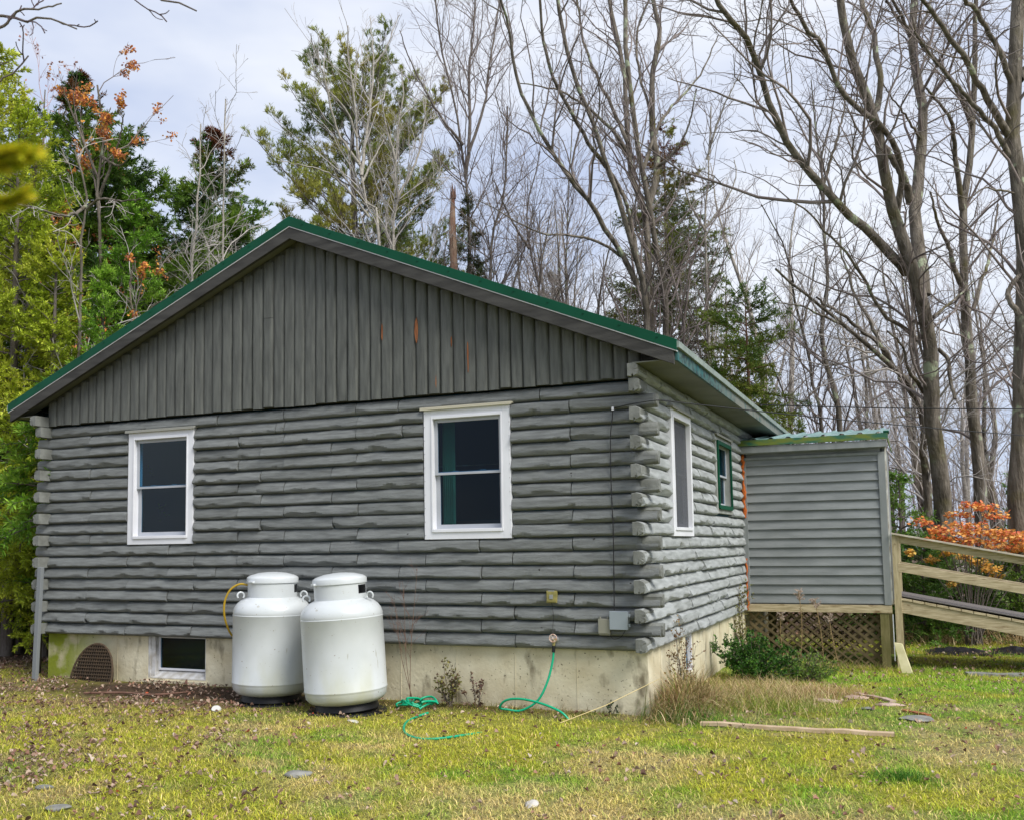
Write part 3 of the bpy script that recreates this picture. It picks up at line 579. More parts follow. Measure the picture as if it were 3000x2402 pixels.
# ------------------------------------------------------------------ propane tanks
def smoothp(P, n=6):
    P = [np.array(p, float) for p in P]; P = [2*P[0]-P[1]]+P+[2*P[-1]-P[-2]]; out = []
    for i in range(1, len(P)-2):
        for t in np.linspace(0, 1, n, endpoint=False):
            out.append(.5*((2*P[i])+(-P[i-1]+P[i+1])*t+(2*P[i-1]-5*P[i]+4*P[i+1]-P[i+2])*t*t+(-P[i-1]+3*P[i]-3*P[i+1]+P[i+2])*t**3))
    return out+[P[-2]]
def tank(loc, rz, tilt, label, hose=False):
    root = thing('propane_tank', loc, label, 'gas tank', 'propane tanks by the log wall'); r = .382
    prof = [(.10, .055), (.25, .062), (.335, .085), (.372, .125), (r-.004, .17), (r, .185)]
    prof += [(r+.003, .19), (r+.003, .197), (r, .202), (r, .52), (r-.001, .832), (r+.002, .836), (r+.002, .842), (r-.003, .846)]
    prof += [(.383, .868), (.370, .91), (.344, .950), (.303, .984), (.25, 1.008), (.20, 1.020), (.12, 1.03), (.02, 1.035)]
    MB().lathe(prof, k=64).build('tank_body', M_tank, root, smooth=True)
    MB().lathe([(.20, .0), (.29, .0), (.30, .012), (.28, .07), (.27, .10), (.2, .10)], k=40).build('foot_ring', M_black, root, smooth=True)
    # collar with hand slots
    c = MB(); rc, zb, zt = .242, 1.000, 1.175; k = 72; P = []
    for z in (zb, zb+.055, zb+.135, zt):
        for rr_ in (rc, rc-.006):
            for j in range(k): a = 2*math.pi*j/k; P.append((rr_*math.cos(a), rr_*math.sin(a), z))
    F = []
    for i in range(3):
        for j in range(k):
            deg = j*360/k
            if i == 1 and (min(abs(deg-g) for g in (35, 215)) < 16): continue
            for s_ in (0, 1):
                b0 = (2*i+s_)*k; b1 = (2*i+2+s_)*k; q = (b0+j, b0+(j+1) % k, b1+(j+1) % k, b1+j); F.append(q if s_ == 0 else q[::-1])
    for j in range(k):
        F.append((j, k+j, k+(j+1) % k, (j+1) % k))
    c.add(P, F); co = c.build('collar', M_tank, root, smooth=True); 
    MB().lathe([(.251, 1.150), (.253, 1.152), (.253, 1.196), (.247, 1.206), (.22, 1.222), (.14, 1.245), (.06, 1.254), (.005, 1.256)], k=56).build('lid', M_tank, root, smooth=True)
    MB().box(-.035, .035, -.275, -.235, 1.152, 1.172).build('lid_latch', M_tank, root, .004)
    v = MB().lathe([(.05, 1.035), (.05, 1.06), (.025, 1.07), (.025, 1.12), (.04, 1.125), (.04, 1.14)], k=16); v.build('valve', mat('red valve', (.35, .03, .01), .5) if not hose else M_brass, root, smooth=True)
    MB().lathe([(.17, 1.03), (.17, 1.12), (.02, 1.12)], k=24).build('gauge_cover', mat('dark rust cover', (.12, .03, .02), .7), root, smooth=True)
    for a0 in (-115, 35, 150):     # lifting eyes
        a = R(a0); cx_, cy_ = .315*math.cos(a), .315*math.sin(a); P = []
        for j in range(13):
            t = R(-40+260*j/12); P.append((cx_+.033*math.cos(t)*math.cos(a), cy_+.033*math.cos(t)*math.sin(a), .998+.033+.033*math.sin(t)))
        MB().tube(P, .0085, 8).build('lifting_eye', M_tank, root, smooth=True)
    if hose:
        lx, ly = -.915, -.404; q = R(-rz); P = []
        for d_, bk, z in ((.24, 0, 1.125), (.33, 0, 1.135), (.42, .0, 1.08), (.475, .01, .97), (.485, .03, .84), (.465, .07, .72), (.43, .13, .62), (.38, .22, .56)):
            X_, Y_ = lx*d_-.404*bk, ly*d_+.915*bk; P.append((X_*math.cos(q)-Y_*math.sin(q), X_*math.sin(q)+Y_*math.cos(q), z))
        P = smoothp(P, 5)
        MB().tube(P, .0105, 8).build('gas_hose', M_yel, root, smooth=True)
    root.rotation_euler = (R(tilt[0]), R(tilt[1]), R(rz)); return root
M_tank.node_tree  # enamel shared by both tanks
TL = (-3.66, -.45); TR = (-2.66, -.67)
tank((TL[0], TL[1], -.535), -15, (0, .6), 'white propane tank on the left, with a yellow gas hose looping from its collar', True)
tank((TR[0], TR[1], -.535), -35, (2.8, -1.7), 'white propane tank on the right, leaning left, with a rust-red slot in its collar')
for i, (c, lb) in enumerate(((TL, 'round black plastic pad under the left propane tank'), (TR, 'round black plastic pad under the right, leaning propane tank'))):
    b = MB().lathe([(.30, -.10), (.37, -.09), (.372, -.012), (.36, 0.0), (.02, 0.0)], k=48); o = b.build('tank_pad', M_black, smooth=True, loc=(c[0], c[1]+(.0), -.537)); tag(o, lb, 'pad', 'pads under the propane tanks')
# ------------------------------------------------------------------ hoses, spigot, boxes, conduit
def gp_(x, y, dz=.012): return (x, y, g1(x, y)+dz)
sx = -.82
hz = thing('garden_hose', (sx, -.12, .02), 'bright green garden hose hanging from the wall tap and looping to the ground', 'hose')
P = smoothp([(sx, -.125, .03), (sx-.01, -.14, -.1), (sx-.05, -.18, -.28), (sx-.13, -.22, -.44), gp_(-1.10, -.25, .02), gp_(-1.22, -.30, .03), (-1.27, -.34, -.50), (-1.20, -.36, -.43), (-1.05, -.37, -.41), (-.85, -.38, -.44), (-.68, -.38, -.50), gp_(-.60, -.38, -.01)], 8)
MB().tube(P, .0105, 10).build('hose', M_hose, hz, smooth=True); MB().tube([(sx, -.123, .05), (sx-.004, -.13, -.02)], .0155, 12).build('coupling', M_black, hz, smooth=True); keep(hz)
P = []
for t in np.linspace(0, 1, 90):
    a = t*2*math.pi*2.6+.6; P.append((-2.13+.17*math.cos(a)*(1-.25*t)+.1*t+.03*math.sin(3*a), -.36+.13*math.sin(a)+.03*math.cos(5*a), g1(-2.02, -.42)+.012+.055*t+.045*abs(math.sin(1.7*a))))
tag(MB().tube(P, .0105, 10).build('garden_hose', M_hose, smooth=True), 'green hose end coiled in a small tangle beside the right propane tank', 'hose')
P = smoothp([gp_(-1.84, -.64, .02), gp_(-1.87, -.82), gp_(-1.82, -1.10), gp_(-1.66, -1.42), gp_(-1.46, -1.60), gp_(-1.30, -1.58), gp_(-1.18, -1.40), gp_(-1.08, -1.18, -.003)], 6)
tag(MB().tube(P, .010, 8).build('garden_hose', M_hose, smooth=True), 'green hose length half sunk in the grass in front of the foundation', 'hose')
tp = thing('wall_tap', (sx, -.06, .09), 'weathered outdoor tap with a round handle on the lowest log', 'tap')
MB().lathe([(.028, 0), (.03, .008), (.012, .014), (.012, .06)], k=14).build('flange', M_steel, tp, smooth=True).rotation_euler = (R(90), 0, 0)
MB().tube([(0, -.03, 0), (0, -.06, .0), (0, -.066, -.03), (0, -.066, -.05)], [.013, .014, .013, .015], 10).build('spout', M_brass, tp, smooth=True)
b = MB(); b.tube([(.034*math.cos(t), -.085, .018+.034*math.sin(t)) for t in np.linspace(0, 2*math.pi, 20)], .006, 6)
for a in (0, 60, 120): b.beam((-.033*math.cos(R(a)), -.085, .018-.033*math.sin(R(a))), (.033*math.cos(R(a)), -.085, .018+.033*math.sin(R(a))), .006, .006, (0, 1, 0))
b.tube([(0, -.06, .01), (0, -.09, .018)], .006, 8); b.build('tap_handle', mat('chipped white handle', (.6, .52, .46), .6, (.4, .2, .12), 60), tp, smooth=True)
ob = thing('outlet_box', (-.85, -.05, .475), 'small weathered brass outlet box on the log wall above the tap', 'outlet box')
MB().box(-.05, .05, -.03, .01, -.055, .055).build('box_body', M_brass, ob, .004); MB().box(-.043, .043, -.036, -.030, -.045, .048).build('cover_plate', M_brass, ob, .003); MB().box(-.018, .018, -.041, -.036, -.02, .02).box(-.03, .03, -.034, -.028, .048, .058).build('cover_latch', M_steel, ob, .002)
P = smoothp([(sx-.03, -.075, .42), (sx-.022, -.058, .30), (sx-.03, -.062, .18), (sx-.01, -.10, .11)], 5); lw = MB().tube(P, .0022, 5).build('loose_wire', M_cable, ob); lw.location = -Vector(ob.location)
ub = thing('utility_box', (-.20, -.07, .275), 'blue-grey plastic telephone box on the log wall near the corner', 'utility box')
MB().box(-.09, .07, -.05, .03, -.078, .078).build('box_body', M_grey, ub, .006); MB().box(-.094, .074, -.062, -.05, -.082, .082).build('box_cover', M_grey, ub, .005); MB().box(.074, .09, -.05, -.02, .03, .055).box(.074, .09, -.05, -.02, -.055, -.03).build('clasp', M_grey, ub, .002)
u2 = thing('utility_box', (-.35, -.07, .215), 'beige cable box hanging lower and left of the blue-grey telephone box', 'utility box')
MB().box(-.052, .05, -.03, .03, -.075, .07).build('box_body', M_beige, u2, .006); MB().box(-.055, .053, -.04, -.03, -.06, .072).build('box_cover', M_beige, u2, .004); MB().tube([(-.035, -.035, .075), (-.035, -.035, .088)], .008, 8).tube([(.035, -.035, .075), (.035, -.035, .088)], .008, 8).build('lug', M_beige, u2)
P = smoothp([(-.262, -.075, .36), (-.262, -.062, .6), (-.255, -.07, 1.1), (-.265, -.062, 1.5), (-.258, -.07, 1.9), (-.235, -.072, 2.08), (-.225, -.085, 2.16)], 5)
tc_ = thing('telephone_cable', (-.26, -.07, .36), 'thin black cable running down the log wall to the telephone box', 'cable')
MB().tube(P, .0048, 6).build('cable', M_cable, tc_, smooth=True)
P = smoothp([(-.225, -.085, 2.16), (-.10, -.11, 2.18), (.06, -.09, 2.20), (.19, -.06, 2.21), (.26, .1, 2.22)], 5); MB().tube(P, .004, 6).build('cable', M_cable, tc_, smooth=True)
MB().tube([(-.225, -.09, 2.145), (-.225, -.09, 2.175)], .012, 8).build('insulator', M_white, tc_)
P = smoothp([(-.30, -.09, .14), (-.26, -.11, .11), (-.20, -.10, .13), (-.16, -.09, .19)], 5); MB().tube(P, .0025, 5).build('loose_wire', M_cable, tc_); keep(tc_)
cp = thing('conduit_pipe', (-7.05, -.26, -.5), 'grey square conduit standing against the left corner of the log wall', 'pipe')
MB().beam((-7.075, -.235, -.62), (-7.02, -.235, .775), .062, .045, (0, 1, 0)).build('pipe', M_pipe, cp, .004)
MB().box(-7.055, -7.045, -.262, -.256, .55, .56).box(-7.07, -7.06, -.262, -.256, .0, .01).build('pipe_screw', M_steel, cp); keep(cp)
# round grate leaning on the foundation
gr = thing('round_grate', (-6.30, -.09, -.5), 'rusty round woven grate leaning against the mossy foundation', 'grate'); b = MB(); rx = .30; rz_ = .39
GP = lambda a, c: (-6.30+a+.10*(c-.2), -.16+.12*(c/.75), -.53+c)   # a across, c up; leans back
rim = [GP(rx*math.cos(t), .05+rz_*math.sin(t)) for t in np.linspace(-.25, math.pi+.25, 40)]; b.tube(rim, .012, 8)
b.build('rim', M_wicker, gr, smooth=True); b = MB()
k = -rx
while k <= rx:
    hh = rz_*math.sqrt(max(0, 1-(k/rx)**2)); b.beam(GP(k, -.06), GP(k, .05+hh), .011, .008, (0, 1, 0)); k += .0335
z = -.04
while z < rz_+.05:
    ww = rx*math.sqrt(max(0, 1-(max(0, z-.05)/rz_)**2)); b.beam((GP(-ww, z)[0], GP(0, z)[1]-.007, GP(0, z)[2]), (GP(ww, z)[0], GP(0, z)[1]-.007, GP(0, z)[2]), .011, .008, (0, 1, 0)); z += .036
b.build('grid_bars', M_wicker, gr); bp = MB().lathe([(.001, 0), (1, 0), (1, .02), (.001, .02)], k=36).build('backing_plate', M_dark, gr)
bp.scale = (rx*.97, rz_*.97, .3); bp.rotation_euler = (R(81), R(0), 0); bp.location = (-6.30, -.125, -.48); bp.data.materials[0] = mat('grate dark back', (.02, .015, .01), .9)
for c in gr.children:
    if c is not bp: c.location = -Vector(gr.location)
bp.location = Vector(bp.location)-Vector(gr.location)
# overhead wires
def wire(nm, a, b, sag, r, label):
    P = [(a[0]+(b[0]-a[0])*t, a[1]+(b[1]-a[1])*t, a[2]+(b[2]-a[2])*t-sag*4*t*(1-t)) for t in np.linspace(0, 1, 24)]
    return tag(MB().tube(P, r, 6).build(nm, M_cable, smooth=True), label, 'wire')
wire('overhead_wire', (.19, -.06, 2.21), at(2500, 935, 15), .06, .006, 'lower black wire running from the cabin corner past the porch roof')
wire('overhead_wire', at(1600, 852, 16), at(2500, 856, 14), .05, .008, 'upper black wire crossing level in front of the bare trees')
# stones, boards, plastic
def rock(loc, s, seed, M, label, nm='field_stone', cat='stone', grp=None, flat=.35):
    rg = np.random.default_rng(seed); import bmesh
    bm = bmesh.new(); bmesh.ops.create_icosphere(bm, subdivisions=3, radius=1)
    d = [Vector(rg.normal(size=3)).normalized() for _ in range(9)]; o_ = rg.uniform(.62, .9, 9)
    for v in bm.verts:
        for q, a in zip(d, o_):
            e = v.co.dot(q)
            if e > a: v.co -= q*(e-a)
        v.co += v.co*rg.uniform(-.02, .02); v.co = Vector((v.co.x*s[0], v.co.y*s[1], v.co.z*s[2]))
    me = bpy.data.meshes.new(nm); bm.to_mesh(me); bm.free(); me.materials.append(M); o = bpy.data.objects.new(nm, me); COL.objects.link(o)
    o.location = (loc[0], loc[1], g1(*loc)+s[2]*flat); o.rotation_euler = (0, 0, rg.uniform(0, 6)); return tag(o, label, cat, grp)
rock((-1.64, -2.98), (.11, .06, .032), 1, M_stone, 'grey stone lying in the grass in front of the right propane tank')
rock((.09, -3.13), (.08, .045, .022), 2, mat('pale stone', (.42, .4, .36), .85, (.55, .52, .48), 9, .4, 20), 'pale flat stone in the foreground grass below the hose')
rock((-2.50, -4.2), (.085, .055, .022), 3, M_stone, 'dark grey stone among fallen leaves at the lower left')
rock((-2.98, -3.85), (.07, .04, .018), 4, M_stone, 'low grey stone just behind the dark grey one at the lower left')
rock((-3.80, -1.12), (.05, .045, .04), 5, mat('light stone', (.5, .5, .48), .8), 'small whitish stone on the ground left of the tanks')
rock((-3.72, -.62), (.12, .1, .06), 6, mat('mossy stone', (.15, .15, .05), .9, (.25, .2, .12), 8, .5, 20), 'mossy stone against the left side of the left tank')
rock((-2.33, -1.12), (.10, .04, .012), 7, mat('white slate', (.55, .54, .48), .8), 'flat whitish slate tucked under the right tank')
for i, (x, y, sx_, sy, lb) in enumerate(((1.38, 1.42, .17, .10, 'reddish flagstone by the dry grass, leftmost of the garden edging'), (1.62, 1.75, .12, .07, 'small reddish flagstone behind the leftmost edging stone'), (1.93, 1.32, .14, .06, 'narrow reddish flagstone to the right of the dry grass'), (2.16, .55, .13, .16, 'greyish flagstone near the right end of the long board'), (1.75, .95, .06, .05, 'tiny whitish stone between the flagstones and the long board'))):
    rock((x, y), (sx_, sy, .022), 20+i, M_stone2 if i < 3 else M_stone, lb, 'flagstone', 'stone', 'flagstones edging the old flower bed', .5)
def groundboard(a, b, wd, M, label, th=.02, nm='ground_board', lift=.012):
    n = 8; B = MB(); P = []
    d = np.array(b)-np.array(a); nn = np.array([-d[1], d[0]])/np.linalg.norm(d)*wd/2
    for k in range(n+1):
        p = np.array(a)+d*k/n+nn*.12*math.sin(k*1.9)
        z = g1(*p)+lift+.004*math.sin(k*2.3)
        for sg, dz in ((-1, 0), (1, 0), (1, th), (-1, th)): P.append((p[0]+sg*nn[0], p[1]+sg*nn[1], z+dz-.3*th))
    B.add(P, [(4*k+j, 4*k+4+j, 4*k+4+(j+1) % 4, 4*k+(j+1) % 4) for k in range(n) for j in range(4)]+[(3, 2, 1, 0), (4*n, 4*n+1, 4*n+2, 4*n+3)])
    return tag(B.build(nm, M, bevel=.002), label, 'board')
groundboard((.52, -.30), (2.0, -.27), .07, M_tan, 'long tan edging board lying across the grass right of the corner', .03)
groundboard((1.60, 2.15), (1.95, 1.55), .06, M_stone2, 'short reddish edging board by the flagstones', .02)
groundboard((2.05, 1.0), (2.25, .75), .05, M_rust, 'small red-brown board scrap at the edge of the old flower bed', .015)
groundboard((2.7, 4.9), (4.2, 5.2), .16, M_stone, 'grey plank lying on the lawn beyond the ramp post', .03)
P = smoothp([gp_(-5.75, -.80, .02), gp_(-5.3, -.72, .03), gp_(-4.9, -.74, .03), gp_(-4.55, -.55, .05)], 5)
tag(MB().tube(P, [.012]*(len(P)-4)+[.010, .008, .006, .004], 7).build('fallen_stick', M_barkr, smooth=True), 'long brown stick lying on bare soil below the left window', 'stick')
# black plastic sheet
for i, (x0, x1, y_, lb) in enumerate(((2.25, 3.15, 7.6, 'crumpled black plastic sheet on the far lawn behind the ramp post, left heap'), (3.15, 4.6, 7.9, 'crumpled black plastic sheet on the far lawn under the ramp, right heap'))):
    n = 60; mm = 14; u = np.linspace(x0, x1, n); v = np.linspace(-.35, .35, mm); U, Vv = np.meshgrid(u, v, indexing='ij')
    rid = 1-np.abs(2*fbm(U, Vv, 3.2, 60+i, 3)-1); e = np.minimum(1, 3*np.minimum(np.minimum(U-x0, x1-U), .35-np.abs(Vv)))
    Z = gz(U, y_+Vv)+.01+np.clip(e, 0, 1)*(.085*np.maximum(0, rid-.4)/.6+.012)
    i_ = (np.arange(n-1)[:, None]*mm+np.arange(mm-1)).ravel(); F = np.stack([i_, i_+mm, i_+mm+1, i_+1], 1)
    F2 = F[:, ::-1]; V = np.concatenate([np.stack([U, y_+Vv, Z], -1).reshape(-1, 3), np.stack([U, y_+Vv, Z-.004], -1).reshape(-1, 3)])
    tag(mesh_np('plastic_sheet', V, np.vstack([F, F2+n*mm]), M_black, None, False), lb, 'tarp')
# ------------------------------------------------------------------ ground
def sp_(*secs): return np.unique(np.concatenate([np.linspace(a, b, n) for a, b, n in secs]))
C3 = lambda *a: np.array(a, float)
straw, moss, green, leafb, soil, deep = C3(.62, .51, .24), C3(.44, .46, .05), C3(.22, .42, .03), C3(.34, .23, .15), C3(.10, .06, .035), C3(.10, .24, .012)
def gauss(x, y, cx, cy, sx_, sy_): return np.exp(-((x-cx)/sx_)**2-((y-cy)/sy_)**2)
def leafiness(x, y):
    l = .08+.75*sstep(-1.6, -5.2, x+.35*(y+2))+.5*gauss(x, y, -4.6, -.9, 2.2, .5)+.25*sstep(2.2, 4.5, x)*sstep(3, -3, y)
    return np.clip(l*(.5+fbm(x, y, 1.3, 21)), 0, 1)
def gcolor(x, y):
    x = np.asarray(x, float); y = np.asarray(y, float); n1 = fbm(x, y, .9, 31); n2 = fbm(x, y, 2.6, 41); n3 = fbm(x, y, 7, 51)
    def mixc(a, b, t): return a*(1-t[..., None])+b*t[..., None]
    c = np.ones(x.shape+(3,))*moss
    c = mixc(c, green*.95, sstep(.48, .68, n2*.6+n1*.4+.09*sstep(-2, 3, x)))
    c = mixc(c, straw, sstep(.50, .68, n1*.45+n3*.25+.30*fbm(x, y, 1.7, 61)+.17*gauss(x, y, .2, -1.7, 1.2, .5)+.17*gauss(x, y, .5, -3.3, .9, .5)+.12*gauss(x, y, 3.2, -1, 1.2, 1.6)-.06*sstep(2.5, 4, y))*.85)
    c = mixc(c, moss*1.15, np.clip(1.1*gauss(x, y, -1.4, -.95, 1.3, .5), 0, .8))
    c = mixc(c, green*1.05, np.clip(1.2*gauss(x, y, 2.2, 3.6, 1.6, 1.3), 0, .85)*sstep(.25, .5, n2))
    c = mixc(c, deep, np.clip(1.3*gauss(x, y, 2.07, -1.70, .17, .11)+gauss(x, y, -2.0, -3.4, .5, .2)*.4, 0, .9))
    c = mixc(c, leafb, np.clip(leafiness(x, y)*.75*sstep(.35, .6, n2*.5+n3*.5), 0, 1))
    c = mixc(c, soil, np.clip(1.3*gauss(x, y, -5.1, -.42, 1.5, .42)+.8*gauss(x, y, -3.0, -.2, 1.6, .3)+.5*gauss(x, y, -1, -.1, 1.2, .18), 0, 1))
    wood = np.maximum(np.maximum(sstep(8.9, 9.8, y+.6*(n1-.5)), sstep(-8.0, -9.2, x)), sstep(2.0, 5, x-3.2)*sstep(6.2, 7, y)*.8)
    c = mixc(c, leafb*.75, wood); return c
gx = sp_((-140, -20, 40), (-20, -9, 70), (-9, 6, 380), (6, 16, 90), (16, 140, 40)); gy = sp_((-40, -8, 20), (-8, 3, 260), (3, 12, 130), (12, 40, 90), (40, 160, 30))
GX, GY = np.meshgrid(gx, gy, indexing='ij'); GZ = gz(GX, GY)+.012*(fbm(GX, GY, 9, 77, 3)-.5)
n, mm = GX.shape; i_ = (np.arange(n-1)[:, None]*mm+np.arange(mm-1)).ravel()
gc = gcolor(GX, GY)*.42+C3(.02, .012, .006)
tag(mesh_np('ground', np.stack([GX, GY, GZ], -1), np.stack([i_, i_+mm, i_+mm+1, i_+1], 1), M_ground, None, True, gc.reshape(-1, 3)), kind='structure')
def inview(x, y, mar=120):      # keep scatter to what the photo can show
    d = np.stack([x-CAM[0], y-CAM[1], gz(x, y)-CAM[2]], -1); f = d@CF
    u = PX+FPX*(d@CR)/np.maximum(f, .1); v = PY-FPX*(d@CU)/np.maximum(f, .1)
    return (f > 1) & (u > -mar-300) & (u < 3000+mar+300) & (v < 2402+mar+200)
def onlawn(x, y):
    return ~((x > -L-.0) & (x < .03) & (y > .0) & (y < HD)) & ~((x > 0) & (x < 1.9) & (y > D+.2) & (y < PYB))
def scatter(n, x0, x1, y0, y1):
    x = RNG.uniform(x0, x1, n); y = RNG.uniform(y0, y1, n); k = inview(x, y) & onlawn(x, y); return x[k], y[k]
def rotz(a): return np.stack([np.cos(a), np.sin(a), 0*a], -1)
def blades(x, y, ln, wd, lean, col, zoff=-.004):
    n = len(x); a = RNG.uniform(0, 2*np.pi, n); d = rotz(a)*np.sin(lean)[:, None]; d[:, 2] = np.cos(lean); s_ = rotz(a+np.pi/2+RNG.uniform(-.6, .6, n))
    b = np.stack([x, y, gz(x, y)+zoff], -1); hang = rotz(a)*(ln*np.sin(lean)*.45)[:, None]
    m1 = b+d*ln[:, None]*.55; tp = b+d*ln[:, None]*.95+hang; tp[:, 2] -= ln*.12*np.sin(lean)
    w2 = s_*wd[:, None]/2
    V = np.stack([b-w2, b+w2, m1+w2*.8, m1-w2*.8, tp], 1).reshape(-1, 3); o = np.arange(n)*5
    T = np.vstack([np.stack([o, o+1, o+2], 1), np.stack([o, o+2, o+3], 1), np.stack([o+3, o+2, o+4], 1)])
    return V, T, np.repeat(col, 5, 0)
xs, ys = [], []
for (N_, a) in ((400000, (-8.5, 5.5, -5.2, -1.0)), (230000, (-9, 6, -1, 4.5)), (75000, (.2, 8, 4.5, 11))):
    x, y = scatter(N_, *a); xs.append(x); ys.append(y)
x = np.concatenate(xs); y = np.concatenate(ys); clump = fbm(x, y, 5, 91, 2)
keepm = RNG.random(len(x)) < np.clip(1.25-leafiness(x, y)*.7-1.5*gauss(x, y, -5.1, -.42, 1.6, .45), .04, 1)*(.35+1.1*clump); x, y = x[keepm], y[keepm]; n = len(x)
c = gcolor(x+RNG.normal(0, .05, n), y+RNG.normal(0, .05, n)); r_ = RNG.random(n)
c[r_ < .12] = straw*RNG.uniform(.8, 1.3, ((r_ < .12).sum(), 1)); c[r_ > .9] = c[r_ > .9]*.5+green*.5
c = c*RNG.uniform(.6, 1.55, (n, 1))*C3(1.06, 1.0, .9); ln = RNG.uniform(.02, .055, n)*(1+1.2*gauss(x, y, 2.07, -1.7, .2, .14)+.5*sstep(2.5, 4, y))
V, T, cc = blades(x, y, ln, RNG.uniform(.0032, .0068, n), RNG.uniform(.3, 1.5, n), c)
tag(mesh_np('lawn_grass', V, T, M_blade, None, False, cc), 'short mottled yellow-green and straw grass of the lawn', 'grass', kind='stuff')
# fallen leaves
x, y = scatter(90000, -9.5, 6, -5.2, 9); pr_ = np.clip(leafiness(x, y)**1.1*1.0+.05+.35*gauss(x, y, -1.5, -.12, 1.6, .16), 0, 1)*(.25+1.1*sstep(.4, .65, fbm(x, y, 2.3, 15))); k = RNG.random(len(x)) < pr_; x, y = x[k], y[k]
xf, yf = scatter(16000, -16, 9, -2, 18); k = (yf > 8) | (xf < -8); x = np.concatenate([x, xf[k]]); y = np.concatenate([y, yf[k]]); n = len(x)
a = RNG.uniform(0, 2*np.pi, n); s_ = RNG.uniform(.009, .023, n)*(1+.25*(y > 4)); d = rotz(a); e = rotz(a+np.pi/2); up = np.zeros((n, 3)); up[:, 2] = 1
tl = RNG.normal(0, .35, (n, 1)); d = d+up*tl; e = e+up*RNG.normal(0, .4, (n, 1)); b = np.stack([x, y, gz(x, y)+.012+RNG.uniform(0, .016, n)], -1); f_ = RNG.uniform(.2, 1.1, (n, 1)); S_ = s_[:, None]
V = np.stack([b-d*S_, b-d*S_*.45+e*S_*.55+up*S_*f_, b+d*S_*.3+e*S_*.75+up*S_*f_, b+d*S_, b+d*S_*.3-e*S_*.7+up*S_*f_*.8, b-d*S_*.4-e*S_*.5+up*S_*f_], 1).reshape(-1, 3); o = np.arange(n)*6
F = np.vstack([np.stack([o, o+3, o+2, o+1], 1), np.stack([o, o+5, o+4, o+3], 1)]); pal = np.array([(.46, .30, .22), (.58, .42, .32), (.28, .15, .11), (.66, .50, .38), (.15, .085, .06), (.48, .26, .18), (.72, .60, .50)])
lc = .66*pal[RNG.choice(len(pal), n, p=[.26, .2, .16, .12, .1, .1, .06])]*RNG.uniform(.75, 1.2, (n, 1)); red = RNG.random(n) < .008; lc[red] = (.40, .09, .04)
tag(mesh_np('leaf_litter', V, F, M_litter, None, False, np.repeat(lc, 6, 0)), 'dry tan and brown fallen leaves strewn over the lawn and the woodland floor', 'fallen leaves', kind='stuff')
# ------------------------------------------------------------------ plant building blocks
def unit(v): return v/np.maximum(np.linalg.norm(v, axis=-1, keepdims=True), 1e-9)
def tubes(P, Rd, k=4):
    N_, m, _ = P.shape; T = np.gradient(P, axis=1); T = unit(T); ref = np.tile(np.array([.31, .52, .29]), (N_, 1, 1)); U = unit(np.cross(T, ref)); W = np.cross(T, U)
    a = np.arange(k)*2*np.pi/k; V = P[:, :, None, :]+(U[:, :, None, :]*np.cos(a)[None, None, :, None]+W[:, :, None, :]*np.sin(a)[None, None, :, None])*Rd[:, :, None, None]
    j = np.arange(k); i = np.arange(m-1); base = (i[:, None]*k+j[None, :]).ravel(); nx_ = (i[:, None]*k+((j+1) % k)[None, :]).ravel()
    q = np.stack([base, nx_, nx_+k, base+k], 1); F = (q[None]+(np.arange(N_)*m*k)[:, None, None]).reshape(-1, 4); return V.reshape(-1, 3), F
def join(parts):
    V, F, o = [], [], 0
    for v, f in parts: V.append(v); F.append(f+o); o += len(v)
    return np.vstack(V), np.vstack(F)
def sample(P, t):
    m = P.shape[1]; x = t*(m-1); i = np.minimum(x.astype(int), m-2); f = (x-i)[:, None]; k = np.arange(len(P)); return P[k, i]*(1-f)+P[k, i+1]*f, unit(P[k, i+1]-P[k, i]), i, f
def kids(P, Rd, Ln, nper, tmin, tmax, ratio, ang, up, m, wig, rg, rmin=.004, rscale=.55, taper=.3, lmax=9, flat=0.):
    idx = np.repeat(np.arange(len(P)), nper); n = len(idx); t = rg.uniform(tmin, tmax, n)
    p0, tg, i, f = sample(P[idx], t); r = Rd[idx, i]*(1-f[:, 0])+Rd[idx, np.minimum(i+1, P.shape[1]-1)]*f[:, 0]
    q = rg.normal(size=(n, 3)); q[:, 2] *= (1-flat); pr = unit(q-tg*(q*tg).sum(1, keepdims=True)); A = rg.uniform(*ang, n)[:, None]
    d = tg*np.cos(A)+pr*np.sin(A); d[:, 2] += up; d = unit(d)
    ln = np.minimum(lmax, Ln[idx]*rg.uniform(*ratio, n)*(1.2-.75*t)); st = ln/(m-1); Q = np.zeros((n, m, 3)); Q[:, 0] = p0
    for j in range(1, m):
        d = unit(d+rg.normal(size=(n, 3))*wig+np.array([0, 0, up*.35])); Q[:, j] = Q[:, j-1]+d*st[:, None]
    r0 = np.maximum(rmin, np.minimum(r*rscale, ln*.0095)); R2 = r0[:, None]*np.linspace(1, taper, m)[None]; return Q, np.maximum(R2, rmin*.8), ln
def resample(P, m):
    P = np.array(smoothp(P, 5)); s = np.r_[0, np.cumsum(np.linalg.norm(np.diff(P, axis=0), axis=1))]; u = np.linspace(0, s[-1], m)
    return np.stack([np.interp(u, s, P[:, i]) for i in range(3)], 1), s[-1]
